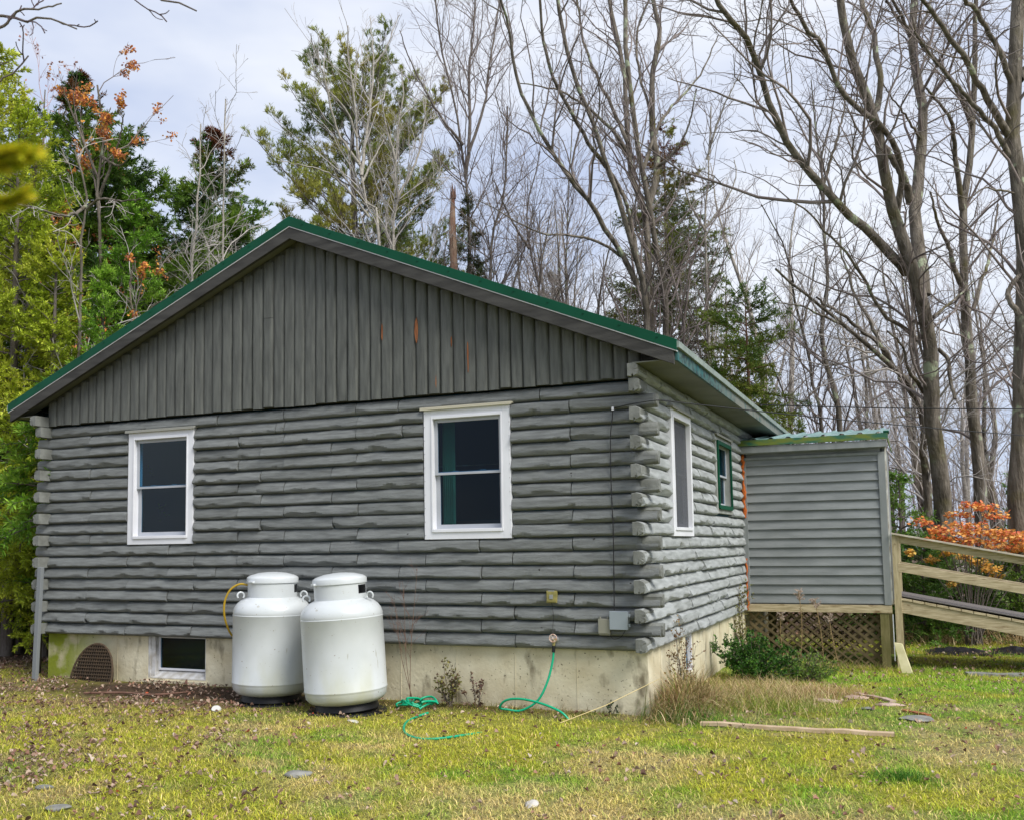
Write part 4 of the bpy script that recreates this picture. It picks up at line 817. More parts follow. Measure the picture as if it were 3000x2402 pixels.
def bare_tree(name, label, limbs, seed, M=None, Mt=None, dens=1., leaves=None, group=None, twr=.0034, cat='tree', up=.18, lvl3=True, maxl=3.4, wig=.16, base=None):
    # limbs: list of (points Nx3, r0, r1); the first starts at the ground
    M = M or M_bark; Mt = Mt or M_twig; rg = np.random.default_rng(seed); b0 = limbs[0][0][0]
    root = thing(name, b0, label, cat, group); rb = []; LP, LR, LL = [], [], []
    for P, r0, r1 in limbs:
        Q, ln = resample(P, 22); q = Q.copy(); q[2:-1] += rg.normal(size=(19, 3))*.012*min(1, ln/3)
        LP.append(q); rr_ = r0+(r1-r0)*np.linspace(0, 1, 22)**.8; LR.append(rr_); LL.append(ln)
    P = np.array(LP); Rr = np.array(LR); Ln = np.array(LL)
    R_ = Rr.copy(); R_[0, 0] *= 1.35; R_[0, 1] *= 1.12
    V, F = tubes(P, R_*(1+rg.normal(size=R_.shape)*.03), 12); mesh_np('trunk', V-b0, F, M, root, True)
    npar = np.maximum(2, (Ln*4.2*dens)).astype(int); npar[0] = max(2, int(npar[0]*.8))
    P1, R1, L1 = kids(P, Rr, np.minimum(Ln, maxl/.42), npar, .22, .99, (.16, .5), (.45, .95), up, 9, wig, rg, twr*1.6)
    P2, R2, L2 = kids(P1, R1, L1, np.maximum(2, (L1*4.2*dens)).astype(int), .15, 1., (.2, .55), (.4, .95), up*.8, 6, wig*1.2, rg, twr*1.2)
    parts = [tubes(P1, R1, 5), tubes(P2, R2, 4)]
    tips = P2
    if lvl3:
        P3, R3, L3 = kids(P2, R2, np.maximum(L2, .35), np.maximum(2, (L2*5.5*dens)).astype(int), .15, 1., (.25, .65), (.4, .9), up*.6, 4, wig*1.2, rg, twr*.85); parts.append(tubes(P3, R3, 3)); tips = P3
    V, F = join(parts); mesh_np('crown', V-b0, F, Mt, root, True)
    if leaves:
        n, cols, size, cond = leaves; k = rg.integers(0, len(tips), n*4); C_ = tips[k, rg.integers(1, tips.shape[1], len(k))]+rg.normal(size=(len(k), 3))*.03; C_ = C_[cond(C_)][:n]
        V, F = leafq(C_, unit(rg.normal(size=(len(C_), 3))), unit(rg.normal(size=(len(C_), 3))+np.array([0, 0, 1.])), rg.uniform(.7, 1.3, len(C_))*size, rg.uniform(.6, .9, len(C_))*size)
        cc = np.array(cols)[rg.integers(0, len(cols), len(C_))]*rg.uniform(.7, 1.2, (len(C_), 1)); mesh_np('leaves', V-b0, F, M_leaf, root, False, np.repeat(cc, 4, 0))
    return root
def leafq(C_, Dr, Nn, l, w):
    W = unit(np.cross(Dr, Nn)); l = np.asarray(l)[:, None]; w = np.asarray(w)[:, None]
    V = np.stack([C_, C_+Dr*l*.45+W*w/2, C_+Dr*l, C_+Dr*l*.45-W*w/2], 1).reshape(-1, 3); o = np.arange(len(C_))*4; return V, np.stack([o, o+1, o+2, o+3], 1)
def conifer(name, label, base, h, rad, seed, cols, cb=.06, step=.22, per=7, droop=.25, el=(.75, -.25), nl=.085, nw=.021, nstep=.017, top=None, M=None, gap=.12, group=None, cat='tree', gapn=.5, pw=.8, twang=.85, r0=None, flat=.4, dead=0, prof=None, cut=None):
    rg = np.random.default_rng(seed); base = np.array(base, float); root = thing(name, base, label, cat, group); r0 = r0 or h*.0115
    lean = rg.normal(size=2)*.012*h; m = 14; t = np.linspace(0, 1, m); P = np.stack([lean[0]*t**1.5, lean[1]*t**1.5, t*h], 1)[None]; Rr = (r0*(1-t)**.8+.006)[None]
    V, F = tubes(P, Rr, 9); mesh_np('trunk', V, F, M or M_barkd, root, True)
    nw_ = int(h*(1-cb)/step); zt = cb+(1-cb)*(np.arange(nw_)+.5)/nw_; zt = np.repeat(zt, per)+rg.normal(size=nw_*per)*.16*step/h; zt = np.clip(zt, cb*.9, .985)
    rel = (zt-cb)/(1-cb); az = rg.uniform(0, 2*np.pi, len(zt)); rr_ = rad*np.clip(1-rel, .03, 1)**pw*rg.uniform(.55, 1.15, len(zt))
    if prof is not None: rr_ = rad*np.interp(rel, *prof)*rg.uniform(.55, 1.15, len(zt))
    kp = (vnoise(az*1.3+seed, zt*h*.8, 1., seed) > gapn-.38) & (rg.random(len(zt)) > gap); zt, rel, az, rr_ = zt[kp], rel[kp], az[kp], rr_[kp]; nb = len(zt)
    e_ = np.interp(rel, [0, 1], [el[1], el[0]])+rg.normal(size=nb)*.12; mB = 8; s = np.linspace(0, 1, mB)
    az2 = az[:, None]+rg.normal(size=nb)[:, None]*.35*s[None]; hd = np.stack([np.cos(az2), np.sin(az2)], -1)*(rr_[:, None]*s[None])[..., None]
    zz = zt[:, None]*h+rr_[:, None]*(np.tan(e_)[:, None]*s-droop*s**2+droop*.55*s**3)
    B = np.concatenate([hd+np.stack([lean[0]*zt**1.5, lean[1]*zt**1.5], -1)[:, None], zz[..., None]], -1); Rb = np.maximum(.004, (.009*rr_+.004)[:, None]*np.linspace(1, .25, mB)); L_ = rr_
    tw, Rt, Lt = kids(B, Rb, np.maximum(L_, .42), np.maximum(9, (L_*17)).astype(int), .1, 1., (.22, .45), (twang-.25, twang+.15), -.02, 4, .1, rg, .0025, flat=flat)
    V, F = join([tubes(B, Rb, 4), tubes(tw, Rt, 3)]); parts = [(V, F)]
    # needles along twigs and branch ends
    def along(Pp, Ll, a_, st):
        nn_ = np.maximum(6, (Ll*(1-a_)/st)).astype(int); idx = np.repeat(np.arange(len(Pp)), nn_); t_ = rg.uniform(a_, 1, len(idx)); p, tg, _, _ = sample(Pp[idx], t_); return p, tg
    p1, g1_ = along(tw, Lt, .05, nstep/2); p2, g2 = along(B, L_, .45, nstep/2); p = np.vstack([p1, p2]); tg = np.vstack([g1_, g2]); n = len(p)
    q = rg.normal(size=(n, 3)); q[:, 2] *= .45; q = unit(q-tg*(q*tg).sum(1, keepdims=True)); dr = unit(tg*.75+q*.75+np.array([0, 0, .08])); nn_ = unit(np.array([0, 0, 1.])+rg.normal(size=(n, 3))*.5)
    l = rg.uniform(.6, 1.25, n)*nl; w_ = rg.uniform(.7, 1.2, n)*nw
    if cut is not None: k = cut(p+base); p, dr, nn_, l, w_ = p[k], dr[k], nn_[k], l[k], w_[k]; n = len(p)
    V2, F2 = leafq(p, dr, nn_, l, w_)
    cols = np.array(cols, float); v = np.clip(vnoise(p[:, 0]*2.1+p[:, 2]*.7, p[:, 1]*2.1-p[:, 2]*1.9, 1., seed+3)*1.1+rg.normal(size=n)*.16, 0, .999)*(len(cols)-1); i = v.astype(int); f = (v-i)[:, None]
    c = cols[i]*(1-f)+cols[np.minimum(i+1, len(cols)-1)]*f
    if top is not None: tt = sstep(top[1], top[2], p[:, 2]/h)*(vnoise(p[:, 0]*3+p[:, 2]*2, p[:, 1]*3, 1., seed+8) > .42); c = c*(1-tt[:, None])+np.array(top[0])*tt[:, None]
    c = c*rg.uniform(.75, 1.25, (n, 1))
    mesh_np('branches', V, F, M or M_barkd, root, True).name = 'limb_framework'; mesh_np('foliage', V2, F2, M_leaf, root, False, np.repeat(c, 4, 0))
    return root
def groundpt(px, dep, py=1250): p = at(px, py, dep); return np.array([p[0], p[1], g1(p[0], p[1])-.1])
def hfor(px, ytop, dep): return at(px, ytop, dep)[2]-groundpt(px, dep)[2]
# ------------------------------------------------------------------ conifers
dk_ = [(.035, .08, .02), (.08, .16, .025), (.15, .27, .03), (.24, .36, .05)]
brt = [(.08, .19, .02), (.16, .33, .03), (.28, .45, .05)]; yel = [(.20, .28, .02), (.40, .50, .04), (.60, .63, .08)]; olive = [(.08, .12, .02), (.16, .21, .03), (.28, .31, .05)]
cone = (.17, .065, .035)
def con(px, ytop, dep, rad, seed, cols, label, name='spruce_tree', **k):
    b = groundpt(px, dep); return conifer(name, label, b, hfor(px, ytop, dep), rad, seed, cols, **k)
con(180, 122, 17.5, 3.2, 101, dk_, 'tall dark spruce with rusty cones at its pointed top, behind the orange-leaved tree', top=(cone, .88, .97), cb=.12, prof=([0, .55, .8, .93, 1], [1, .66, .36, .15, .03]), per=10, step=.30, el=(.5, -.2), gap=.02, nstep=.011)
con(415, 226, 19.5, 3.1, 102, dk_, 'dark spruce with brown cones, behind two pale dead trunks left of the ridge', top=(cone, .86, .96), cb=.1, gapn=.42, prof=([0, .55, .8, .93, 1], [1, .66, .36, .15, .03]), per=10, step=.30, el=(.5, -.2), gap=.02, nstep=.012)
con(18, 230, 14.2, 1.35, 103, yel, 'tall yellow-green cedar at the left edge of the photo', 'cedar_tree', nl=.062, nw=.021, nstep=.011, per=7, droop=.5, el=(.6, -.1), flat=.1, pw=.35, cb=.12)
con(-70, 60, 15.5, 1.5, 113, yel, 'taller yellow-green cedar partly cut off by the left edge', 'cedar_tree', nl=.062, nw=.021, nstep=.011, per=6, droop=.5, el=(.6, -.1), flat=.1, pw=.35, cb=.1)
con(95, 480, 13.8, 1.25, 104, yel, 'lower yellow-green cedar in front of the dark spruce', 'cedar_tree', nl=.062, nw=.021, nstep=.011, per=7, droop=.45, el=(.6, -.1), flat=.1, pw=.45, cb=.1)
con(262, 380, 16.2, 2.0, 105, brt, 'bright green spruce between the cedar and the roof slope', cb=.12, pw=.7, droop=.35)
con(290, 440, 18, 2.2, 106, [(.04, .085, .015), (.09, .16, .02), (.2, .13, .04)], 'green spruce with browned boughs just above the left roof slope', cb=.1)
con(215, 560, 13.3, 1.0, 107, brt, 'young bright green spruce with stiff upright shoots near the left eave', cb=.12, el=(1.0, .15), droop=.05, nl=.06, nw=.018, nstep=.012)
con(82, 800, 12.2, 1.0, 108, brt, 'small vivid green fir beside the left cabin corner', 'fir_tree', cb=.5, droop=.5, el=(.4, -.2))
con(345, 540, 21, 2.9, 109, dk_, 'shaded dark spruce filling the gap above the left roof slope', cb=.06, gapn=.45)
con(485, 410, 22.5, 2.8, 110, dk_, 'dark spruce behind the pale dead trunks, nearer the roof ridge', cb=.08, gapn=.5)
con(-20, 700, 15.5, 2.0, 111, olive, 'dim olive hemlock low at the left edge', 'hemlock_tree', cb=.1, droop=.5)
con(95, 620, 18.5, 2.6, 112, dk_, 'broad dark spruce deep in the woods left of the cabin', cb=.03)
con(20, 820, 21, 2.6, 114, dk_, 'dark low spruce in the shade left of the cabin corner', cb=.02)
con(50, 760, 25, 3, 115, dk_, 'far dark spruce deep in the left woods', cb=.02)
con(1005, 385, 23, 1.9, 116, [(.05, .07, .03), (.10, .13, .04), (.17, .15, .06)], 'thin scraggy spruce right of the snapped trunk', cb=.2, gapn=.55, step=.3, per=5, droop=.45)
con(1425, 235, 24.5, 2.4, 117, [(.06, .10, .03), (.15, .20, .03), (.28, .28, .05)], 'large dark spruce behind the multi-stemmed bare tree', cb=.3, gapn=.52, step=.32, top=(cone, .82, .95), pw=.5, droop=.4)
con(1596, 612, 19.5, 1.35, 118, [(.07, .13, .03), (.15, .25, .04), (.28, .32, .06)], 'small round-topped spruce with a bare lower trunk above the porch side eave', cb=.62, gapn=.62, pw=.33, M=M_barkr, droop=.3, per=6, step=.22)
con(820, 470, 28, 2.4, 120, [(.05, .09, .03), (.12, .15, .03)], 'spruce low behind the white pine and the roof', cb=.1, gapn=.6)
con(1180, 560, 31, 2.0, 121, [(.06, .09, .04), (.12, .14, .05), (.3, .17, .06)], 'distant scraggy spruce seen through bare stems above the roof', cb=.1, gapn=.7)
# young conifers behind the ramp
for i, (px, yt, dep, rad, lb) in enumerate(((1903, 1000, 17.2, 1.0, 'young hemlock just right of the porch wall'), (1945, 1130, 16.5, 1.1, 'low green hemlock behind the ramp post'), (2010, 1170, 17.4, 1.3, 'low green hemlock under the orange shrub'), (2090, 1180, 16.8, 1.2, 'low green hemlock behind the middle of the ramp rail'), (2150, 1150, 16.2, 1.0, 'low green hemlock at the right edge behind the ramp'), (2200, 960, 19, 1.2, 'dark young spruce at the right edge'), (1880, 1150, 19.5, 1.2, 'shaded young hemlock in the gap beside the porch'))):
    con(px, yt, dep, rad, 130+i, [(.07, .16, .03), (.14, .28, .04), (.24, .36, .06)], lb, 'hemlock_sapling', cb=.08, step=.16, droop=.3, el=(.6, .0), nl=.06, nw=.02, pw=.5, r0=.03, gapn=.45)
# white pine: ascending limbs ending in tufts
def pine(px, ytop, dep, seed, label):
    rg = np.random.default_rng(seed); b = groundpt(px, dep); h = hfor(px, ytop, dep); root = thing('white_pine', b, label, 'tree')
    t = np.linspace(0, 1, 16); P = np.stack([.12*np.sin(t*5), .1*np.cos(t*4)-.1, t*h], 1)[None]; Rr = (.17*(1-t)**.7+.012)[None]
    V, F = tubes(P, Rr, 9); mesh_np('trunk', V, F, M_barkd, root, True)
    n = 120; zt = np.linspace(.26, .985, n)+rg.normal(size=n)*.01; zt = np.clip(zt, .2, .99); az = np.arange(n)*2.4+rg.normal(size=n)*.4
    R0 = np.interp(zt, [.2, .45, .62, .8, .92, 1], [3.0, 2.9, 2.7, 2.3, 1.7, .6])*rg.uniform(.6, 1.12, n); s = np.linspace(0, 1, 10)
    elv = np.interp(zt, [.2, .6, 1], [.05, .35, 1.0]); hd = np.stack([np.cos(az), np.sin(az)], -1)[:, None]*(R0[:, None]*s)[..., None]; zz = zt[:, None]*h+R0[:, None]*(np.tan(np.minimum(elv, .75))[:, None]*s-.28*s+.42*s**2)
    B = np.concatenate([hd, zz[..., None]], -1); B += np.cumsum(rg.normal(size=B.shape)*.03, axis=1); Rb = (.008*R0+.006)[:, None]*np.linspace(1, .3, 10)
    k1, r1, l1 = kids(B, Rb, R0, np.maximum(9, (R0*13)).astype(int), .18, 1, (.14, .34), (.5, .95), .28, 6, .12, rg, .005, flat=.3); k2, r2, l2 = kids(k1, r1, np.maximum(l1, .4), np.full(len(k1), 5), .2, 1, (.4, .8), (.4, .9), .3, 4, .1, rg, .003)
    V, F = join([tubes(B, Rb, 5), tubes(k1, r1, 4), tubes(k2, r2, 3)]); mesh_np('limb_framework', V, F, M_barkd, root, True)
    idx = np.repeat(np.arange(len(k2)), 15); tt = rg.uniform(.35, 1, len(idx)); p, tg, _, _ = sample(k2[idx], tt); q = rg.normal(size=p.shape); dr = unit(tg*1.0+unit(q)*.9+np.array([0, 0, .35])); nn = len(p)
    V, F = leafq(p, dr, unit(rg.normal(size=(nn, 3))), rg.uniform(.08, .14, nn), np.full(nn, .015))
    v = vnoise(p[:, 0]*1.2+p[:, 2], p[:, 1]*1.2-p[:, 2]*1.4, 1., seed); cols = np.array([(.09, .14, .04), (.20, .25, .04), (.34, .36, .06), (.40, .34, .08)]); v = np.clip(v*1.15+rg.normal(size=nn)*.1-.05, 0, .999)*3; i = v.astype(int); f = (v-i)[:, None]
    c = (cols[i]*(1-f)+cols[np.minimum(i+1, 3)]*f)*rg.uniform(.75, 1.25, (nn, 1)); mesh_np('foliage', V, F, M_leaf, root, False, np.repeat(c, 4, 0)); return root
pine(762, 128, 25, 201, 'broad white pine with tufted olive-green boughs rising behind the roof ridge')
# ------------------------------------------------------------------ bare trees traced as limbs
c4 = lambda *p: [(1509.2+x*.3747, y*.3747) for x, y in p]; c5 = lambda *p: [(1509.2+x*.3747, 503+y*.3747) for x, y in p]; c3 = lambda *p: [(1006.1+x*.3748, y*.3748) for x, y in p]; c2 = lambda *p: [(503+x*.3225, y*.3225) for x, y in p]; c1 = lambda *p: [(x*.3747, y*.3747) for x, y in p]
def limb(pts, d0, d1, r0, r1, ground=False, ext=0.):
    n = len(pts); P = [at(x, y, d0+(d1-d0)*i/max(1, n-1)) for i, (x, y) in enumerate(pts)]
    if ground: P = [np.array([P[0][0], P[0][1], g1(P[0][0], P[0][1])-.15])]+P
    if ext: P = P+[P[-1]+unit(P[-1]-P[-2]+np.array([0, 0, .25]))*ext]
    return (P, r0, r1)
A = [limb(c5((1275, 1590), (1262, 1400), (1232, 1100), (1213, 900), (1195, 600), (1172, 450), (1140, 300))+c4((1112, 1560), (1060, 1400), (1000, 1200), (950, 1000), (928, 820), (900, 680), (870, 620), (800, 430), (740, 280), (700, 50)), 19, 17.5, .20, .045, True, 2.5),
     limb(c5((1160, 320), (1150, 150))+c4((1135, 1450), (1120, 1300), (1115, 1150), (1135, 1000), (1150, 850), (1160, 650), (1140, 500), (1110, 350), (1095, 100), (1105, 0)), 19, 20.5, .135, .05, False, 3),
     limb(c4((1060, 1530), (1035, 1490), (950, 1410), (830, 1290), (700, 1160), (590, 1050), (460, 900), (370, 750), (300, 600), (240, 400), (190, 250), (100, 130), (0, 0)), 18.9, 15.5, .095, .03, False, 1.5),
     limb(c4((870, 640), (905, 600), (920, 450), (890, 250), (830, 60), (815, 0)), 17.9, 18.5, .06, .035, False, 2),
     limb(c4((1090, 1140), (1050, 1000), (960, 850), (900, 800)), 19.6, 18.6, .09, .05, False, 0),
     limb(c4((1010, 1200), (1035, 1030), (1025, 900), (990, 800), (930, 700), (840, 640), (720, 540), (640, 400), (590, 250), (520, 180), (440, 50), (410, 0)), 18.8, 16, .065, .025, False, 1),
     limb(c5((1130, 570), (1060, 510), (960, 450), (880, 330), (800, 180))+c4((720, 1420), (600, 1300), (500, 1180), (400, 1120)), 19, 16.5, .045, .012),
     limb(c5((1160, 860), (1080, 740), (1040, 600), (960, 520)), 19, 17.5, .04, .015),
     limb(c5((1245, 620), (1300, 680), (1310, 780), (1340, 900)), 19, 18.5, .04, .03),
     limb(c5((1215, 440), (1290, 380), (1360, 320), (1440, 240)), 19.1, 20, .035, .015),
     limb(c4((1105, 250), (1180, 90), (1200, 0)), 20.3, 21.5, .04, .02, False, 1), limb(c4((1140, 780), (1060, 650), (990, 560), (930, 470)), 19.8, 18.4, .03, .01),
     limb(c4((1090, 200), (1000, 80), (960, 0)), 20.3, 19, .035, .02, False, 1)]
bare_tree('maple_tree', 'large bare forked tree with lichen patches rising behind the porch, right of the roof', A, 301, dens=.85, up=.06, wig=.2, twr=.0034)
B_ = [limb(c5((1480, 1450), (1462, 1200), (1440, 1000), (1420, 700), (1400, 400), (1380, 200))+c4((1390, 1700), (1385, 1500), (1385, 1200), (1400, 1050), (1430, 850), (1440, 600), (1450, 300), (1460, 0)), 21.5, 21.5, .17, .03, True, 2),
      limb(c4((1380, 1180), (1345, 900), (1330, 740), (1300, 650), (1230, 560), (1180, 500)), 21.4, 19.5, .07, .02), limb(c4((1430, 700), (1380, 560), (1300, 430), (1220, 330), (1100, 190), (1020, 60), (980, 0)), 21.4, 19, .06, .02, False, 1),
      limb(c5((1400, 300), (1330, 160))+c4((1310, 1400), (1240, 1250), (1200, 1080)), 21.4, 20.5, .07, .02), limb(c5((1440, 400), (1500, 200))+c4((1530, 1450), (1560, 1300), (1580, 1150)), 21.6, 23, .05, .02)]
bare_tree('maple_tree', 'second large bare tree just right of the forked one', B_, 302, dens=.75, up=.06, wig=.2, twr=.0034)
Cc = [limb(c5((1700, 1600), (1705, 1300), (1720, 1000), (1722, 600))+c4((1726, 1400), (1715, 1200), (1695, 1000), (1665, 800), (1670, 500), (1690, 200), (1700, 0)), 16.5, 16.5, .20, .08, True, 3),
      limb(c4((1645, 880), (1560, 720), (1460, 600), (1390, 520), (1290, 420), (1180, 280), (1110, 180)), 16.5, 15, .05, .015), limb(c4((1645, 770), (1540, 600), (1440, 430), (1380, 320), (1290, 180), (1200, 60), (1150, 0)), 16.5, 14.6, .065, .02, False, 1),
      limb(c4((1660, 480), (1600, 320), (1500, 140), (1430, 30), (1400, 0)), 16.5, 15.5, .05, .025, False, 1), limb(c5((1700, 430), (1640, 340), (1650, 270), (1720, 190), (1800, 120)), 16.3, 16.5, .05, .03), limb(c4((1700, 450), (1760, 350), (1820, 200), (1900, 0)), 16.5, 17, .07, .03, False, 1),
      limb(c4((1680, 1090), (1580, 1070), (1500, 1060), (1430, 1110), (1330, 1090), (1200, 1110)), 16.5, 15.4, .02, .006)]
bare_tree('maple_tree', 'thick bare tree at the right edge of the photo', Cc, 303, M=M_bark, dens=.75, up=.05, wig=.2, twr=.0034)
Dd = [limb(c5((1185, 1500), (1165, 1150), (1145, 950), (1060, 800), (960, 690), (820, 580), (700, 480), (600, 390), (450, 280), (330, 170)), 22, 19, .13, .02, True),
      limb(c5((1000, 740), (940, 620), (820, 520), (700, 420), (620, 380), (560, 330)), 21.4, 19.5, .06, .02), limb(c5((960, 690), (880, 510), (770, 300), (720, 150))+c4((700, 1440), (690, 1300)), 21.2, 21.5, .05, .015),
      limb(c5((1130, 920), (1060, 830), (1020, 760), (1050, 600), (1000, 480)), 21.8, 22.5, .05, .015), limb(c5((700, 480), (560, 420), (470, 380), (340, 360)), 20, 18.5, .03, .01), limb(c5((950, 720), (830, 770), (700, 760), (650, 700)), 21.2, 20, .022, .008), limb(c5((1130, 1000), (1020, 1000), (930, 1060)), 21.8, 20.5, .02, .008)]
bare_tree('leaning_tree', 'bare tree leaning far to the left from behind the forked tree', Dd, 304, Mt=M_twigl, dens=.85, up=.05, wig=.2)
E_ = [limb(c5((690, 1040), (665, 880), (620, 720), (588, 600), (600, 400), (622, 200), (605, 0))+c4((605, 1300), (597, 1050), (590, 1000), (570, 830), (545, 650), (530, 450)), 23, 23, .105, .012, True), limb(c4((598, 1040), (640, 900), (690, 740), (720, 560), (730, 420)), 23, 23.5, .045, .012), limb(c4((600, 1120), (500, 900), (430, 780)), 23, 22.5, .03, .01)]
bare_tree('slender_tree', 'slender bare tree with a bent brown trunk above the porch roof', E_, 305, M=M_bark, dens=.9)
F_ = [limb(c5((590, 1050), (530, 800), (510, 620), (450, 400), (410, 200))+c4((430, 1600), (380, 1400), (330, 1300), (250, 1150)), 24, 23, .075, .012, True), limb(c5((560, 1000), (500, 900)), 24, 24, .02, .01), limb(c5((480, 500), (530, 300), (560, 100))+c4((600, 1450), (640, 1300)), 24, 24.5, .03, .01)]
bare_tree('slender_tree', 'thin bare tree left of the bent-trunked one above the porch roof', F_, 306, dens=.9)
G_ = [limb(c5((415, 1060), (385, 900), (330, 760), (280, 650), (230, 500)), 25, 24.5, .045, .012, True)]; bare_tree('slender_tree', 'thinnest bare stem between the small spruce and the porch roof', G_, 307, dens=1.2)
Hh = [limb(c3((945, 1725), (905, 1600), (880, 1400), (825, 1220), (770, 1060), (715, 930), (690, 800), (650, 700), (590, 560), (530, 380), (480, 200), (450, 0)), 21, 19.5, .10, .03, True, 2),
      limb(c3((1055, 1725), (1025, 1560), (1000, 1400), (975, 1230), (955, 1100), (930, 950), (890, 800), (870, 600), (850, 450), (830, 300), (825, 0)), 21.4, 21, .10, .04, True, 2),
      limb(c3((968, 1725), (960, 1500), (940, 1200), (885, 1060), (855, 950), (840, 800), (830, 500), (800, 300), (760, 100), (740, 0)), 21.8, 22.3, .13, .03, True, 2), limb(c3((950, 1200), (1005, 950), (985, 750), (975, 450), (1020, 200), (985, 0)), 21.7, 22.5, .09, .035, False, 2),
      limb(c3((895, 1600), (795, 1400), (705, 1275), (620, 1130), (500, 985), (380, 800), (285, 620), (215, 420), (180, 200), (150, 60), (130, 0)), 21, 18.5, .065, .018, False, 1),
      limb(c3((800, 1440), (700, 1370), (560, 1330), (400, 1320), (250, 1265), (120, 1190), (0, 1130)), 20.9, 18.8, .035, .008), limb(c3((720, 940), (600, 770), (530, 640), (440, 480), (370, 250), (350, 0)), 20.6, 19, .05, .02, False, 1),
      limb(c3((930, 950), (1020, 700), (1130, 560), (1250, 420), (1350, 200)), 21.3, 22.5, .045, .012), limb(c3((850, 880), (740, 720), (600, 600), (480, 520), (330, 480), (230, 470)), 21.9, 20.5, .05, .01), limb(c3((840, 800), (700, 500), (600, 260), (560, 0)), 21.9, 22.5, .045, .02, False, 1),
      limb(c3((985, 700), (900, 380), (900, 150), (960, 0)), 22.1, 23, .035, .02, False, 1), limb(c3((1000, 950), (1100, 860), (1180, 720), (1230, 500)), 21.5, 20.8, .035, .012), limb(c3((900, 1500), (850, 1200), (770, 1010), (690, 890)), 21, 20.5, .055, .03)]
bare_tree('maple_tree', 'many-stemmed bare tree fanning upward behind the right roof slope', Hh, 308, dens=.72, up=.14, wig=.19, twr=.0034)
I_ = [limb(c2((915, 1570), (855, 1420), (812, 1250), (790, 1080), (770, 900), (760, 700), (730, 500), (705, 330), (712, 170)), 21, 21, .085, .012, True), limb(c2((800, 1150), (830, 900), (870, 600), (880, 380), (855, 110)), 21, 22, .04, .01), limb(c2((880, 430), (960, 320), (1020, 170), (1050, 100)), 21.7, 22, .02, .008), limb(c2((790, 1080), (640, 850), (560, 500), (500, 340), (470, 220)), 21, 20, .035, .008), limb(c2((770, 900), (700, 720), (560, 560), (440, 350)), 21, 20.4, .025, .008),
      limb(c2((850, 1420), (700, 1230), (560, 1120), (400, 1080), (250, 1050)), 21, 19.8, .03, .008), limb(c2((800, 1200), (900, 1000), (960, 900)), 21, 21.5, .03, .01)]
bare_tree('grey_tree', 'grey bare tree standing right in front of the white pine', I_, 309, M=M_barkb, Mt=M_twigl, dens=.75)
J_ = [limb(c2((1012, 1600), (1030, 1350), (1022, 1100), (1030, 850), (1080, 640), (1060, 450)), 21.5, 21.5, .07, .012, True), limb(c2((1028, 1300), (1130, 1120), (1200, 900), (1220, 650)), 21.5, 22, .035, .01), limb(c2((1022, 1050), (960, 820), (920, 600)), 21.5, 21.2, .03, .01)]
bare_tree('grey_tree', 'second grey bare tree just right of the one before the white pine', J_, 310, M=M_barkb, Mt=M_twigl, dens=1.1)
K_ = [limb(c2((1500, 1700), (1492, 1300), (1470, 1100), (1440, 850), (1400, 650), (1350, 450), (1310, 250), (1290, 50), (1280, 0)), 24, 23.5, .07, .015, True, 1), limb(c2((1480, 1150), (1510, 800), (1500, 500), (1530, 200), (1540, 0)), 24, 24.5, .05, .015, False, 1), limb(c2((1465, 950), (1330, 780), (1200, 560), (1100, 350), (1050, 200)), 23.8, 22.8, .04, .01), limb(c2((1500, 1000), (1600, 700), (1640, 400), (1680, 150), (1700, 0)), 24, 25, .04, .012, False, 1)]
bare_tree('slender_tree', 'bare upright tree above the middle of the right roof slope', K_, 311, M=M_barkd, dens=1.1)
L_ = [limb(c3((345, 1680), (300, 1450), (268, 1250), (290, 1100), (350, 850)), 22.5, 22.5, .06, .012, True), limb(c3((290, 1400), (200, 1260), (140, 1130), (80, 1000)), 22.5, 22, .035, .01), limb(c3((190, 1640), (260, 1400), (330, 1200)), 22.7, 22.7, .03, .01), limb(c3((70, 1560), (90, 1300), (150, 1050), (170, 650), (165, 600)), 23, 23, .06, .02, True)]
bare_tree('slender_tree', 'bare stems clustered behind the right roof slope below the curving branch', L_, 312, M=M_barkd, dens=1.1)
O_ = [limb(c3((500, 1700), (500, 1400), (515, 1000), (530, 750), (540, 550)), 26, 26, .05, .012, True)]; bare_tree('slender_tree', 'straight slim bare tree left of the many-stemmed one', O_, 313, dens=1.1)
P_ = [limb(c3((1290, 1725), (1285, 1500), (1275, 1280), (1290, 1000), (1310, 600)), 22.5, 22.5, .06, .015, True), limb(c3((1280, 1300), (1180, 1120), (1150, 950)), 22.5, 22, .03, .01), limb(c3((1280, 1280), (1380, 1150), (1450, 1000), (1440, 900)), 22.5, 22.5, .03, .01), limb(c3((1285, 900), (1360, 650), (1480, 400)), 22.5, 22, .03, .01)]
bare_tree('slender_tree', 'pale slim bare tree between the large dark spruce and the small round spruce', P_, 314, M=M_barkb, dens=.9)
bare_tree('birch_tree', 'pale dead trunk left of the ridge, the left of two', [limb(c1((1090, 1560), (1100, 1350), (1112, 1100), (1125, 850), (1128, 700)), 17.5, 17.5, .055, .012, True)], 315, M=M_barkb, Mt=M_twigl, dens=1.6, up=-.05, maxl=2.2)
bare_tree('birch_tree', 'pale dead trunk left of the ridge, the right of two, topped by fine twigs', [limb(c1((1250, 1470), (1253, 1200), (1255, 950), (1262, 700), (1268, 560)), 17.8, 17.8, .05, .01, True)], 316, M=M_barkb, Mt=M_twigl, dens=1.1, up=.1, maxl=2.6)
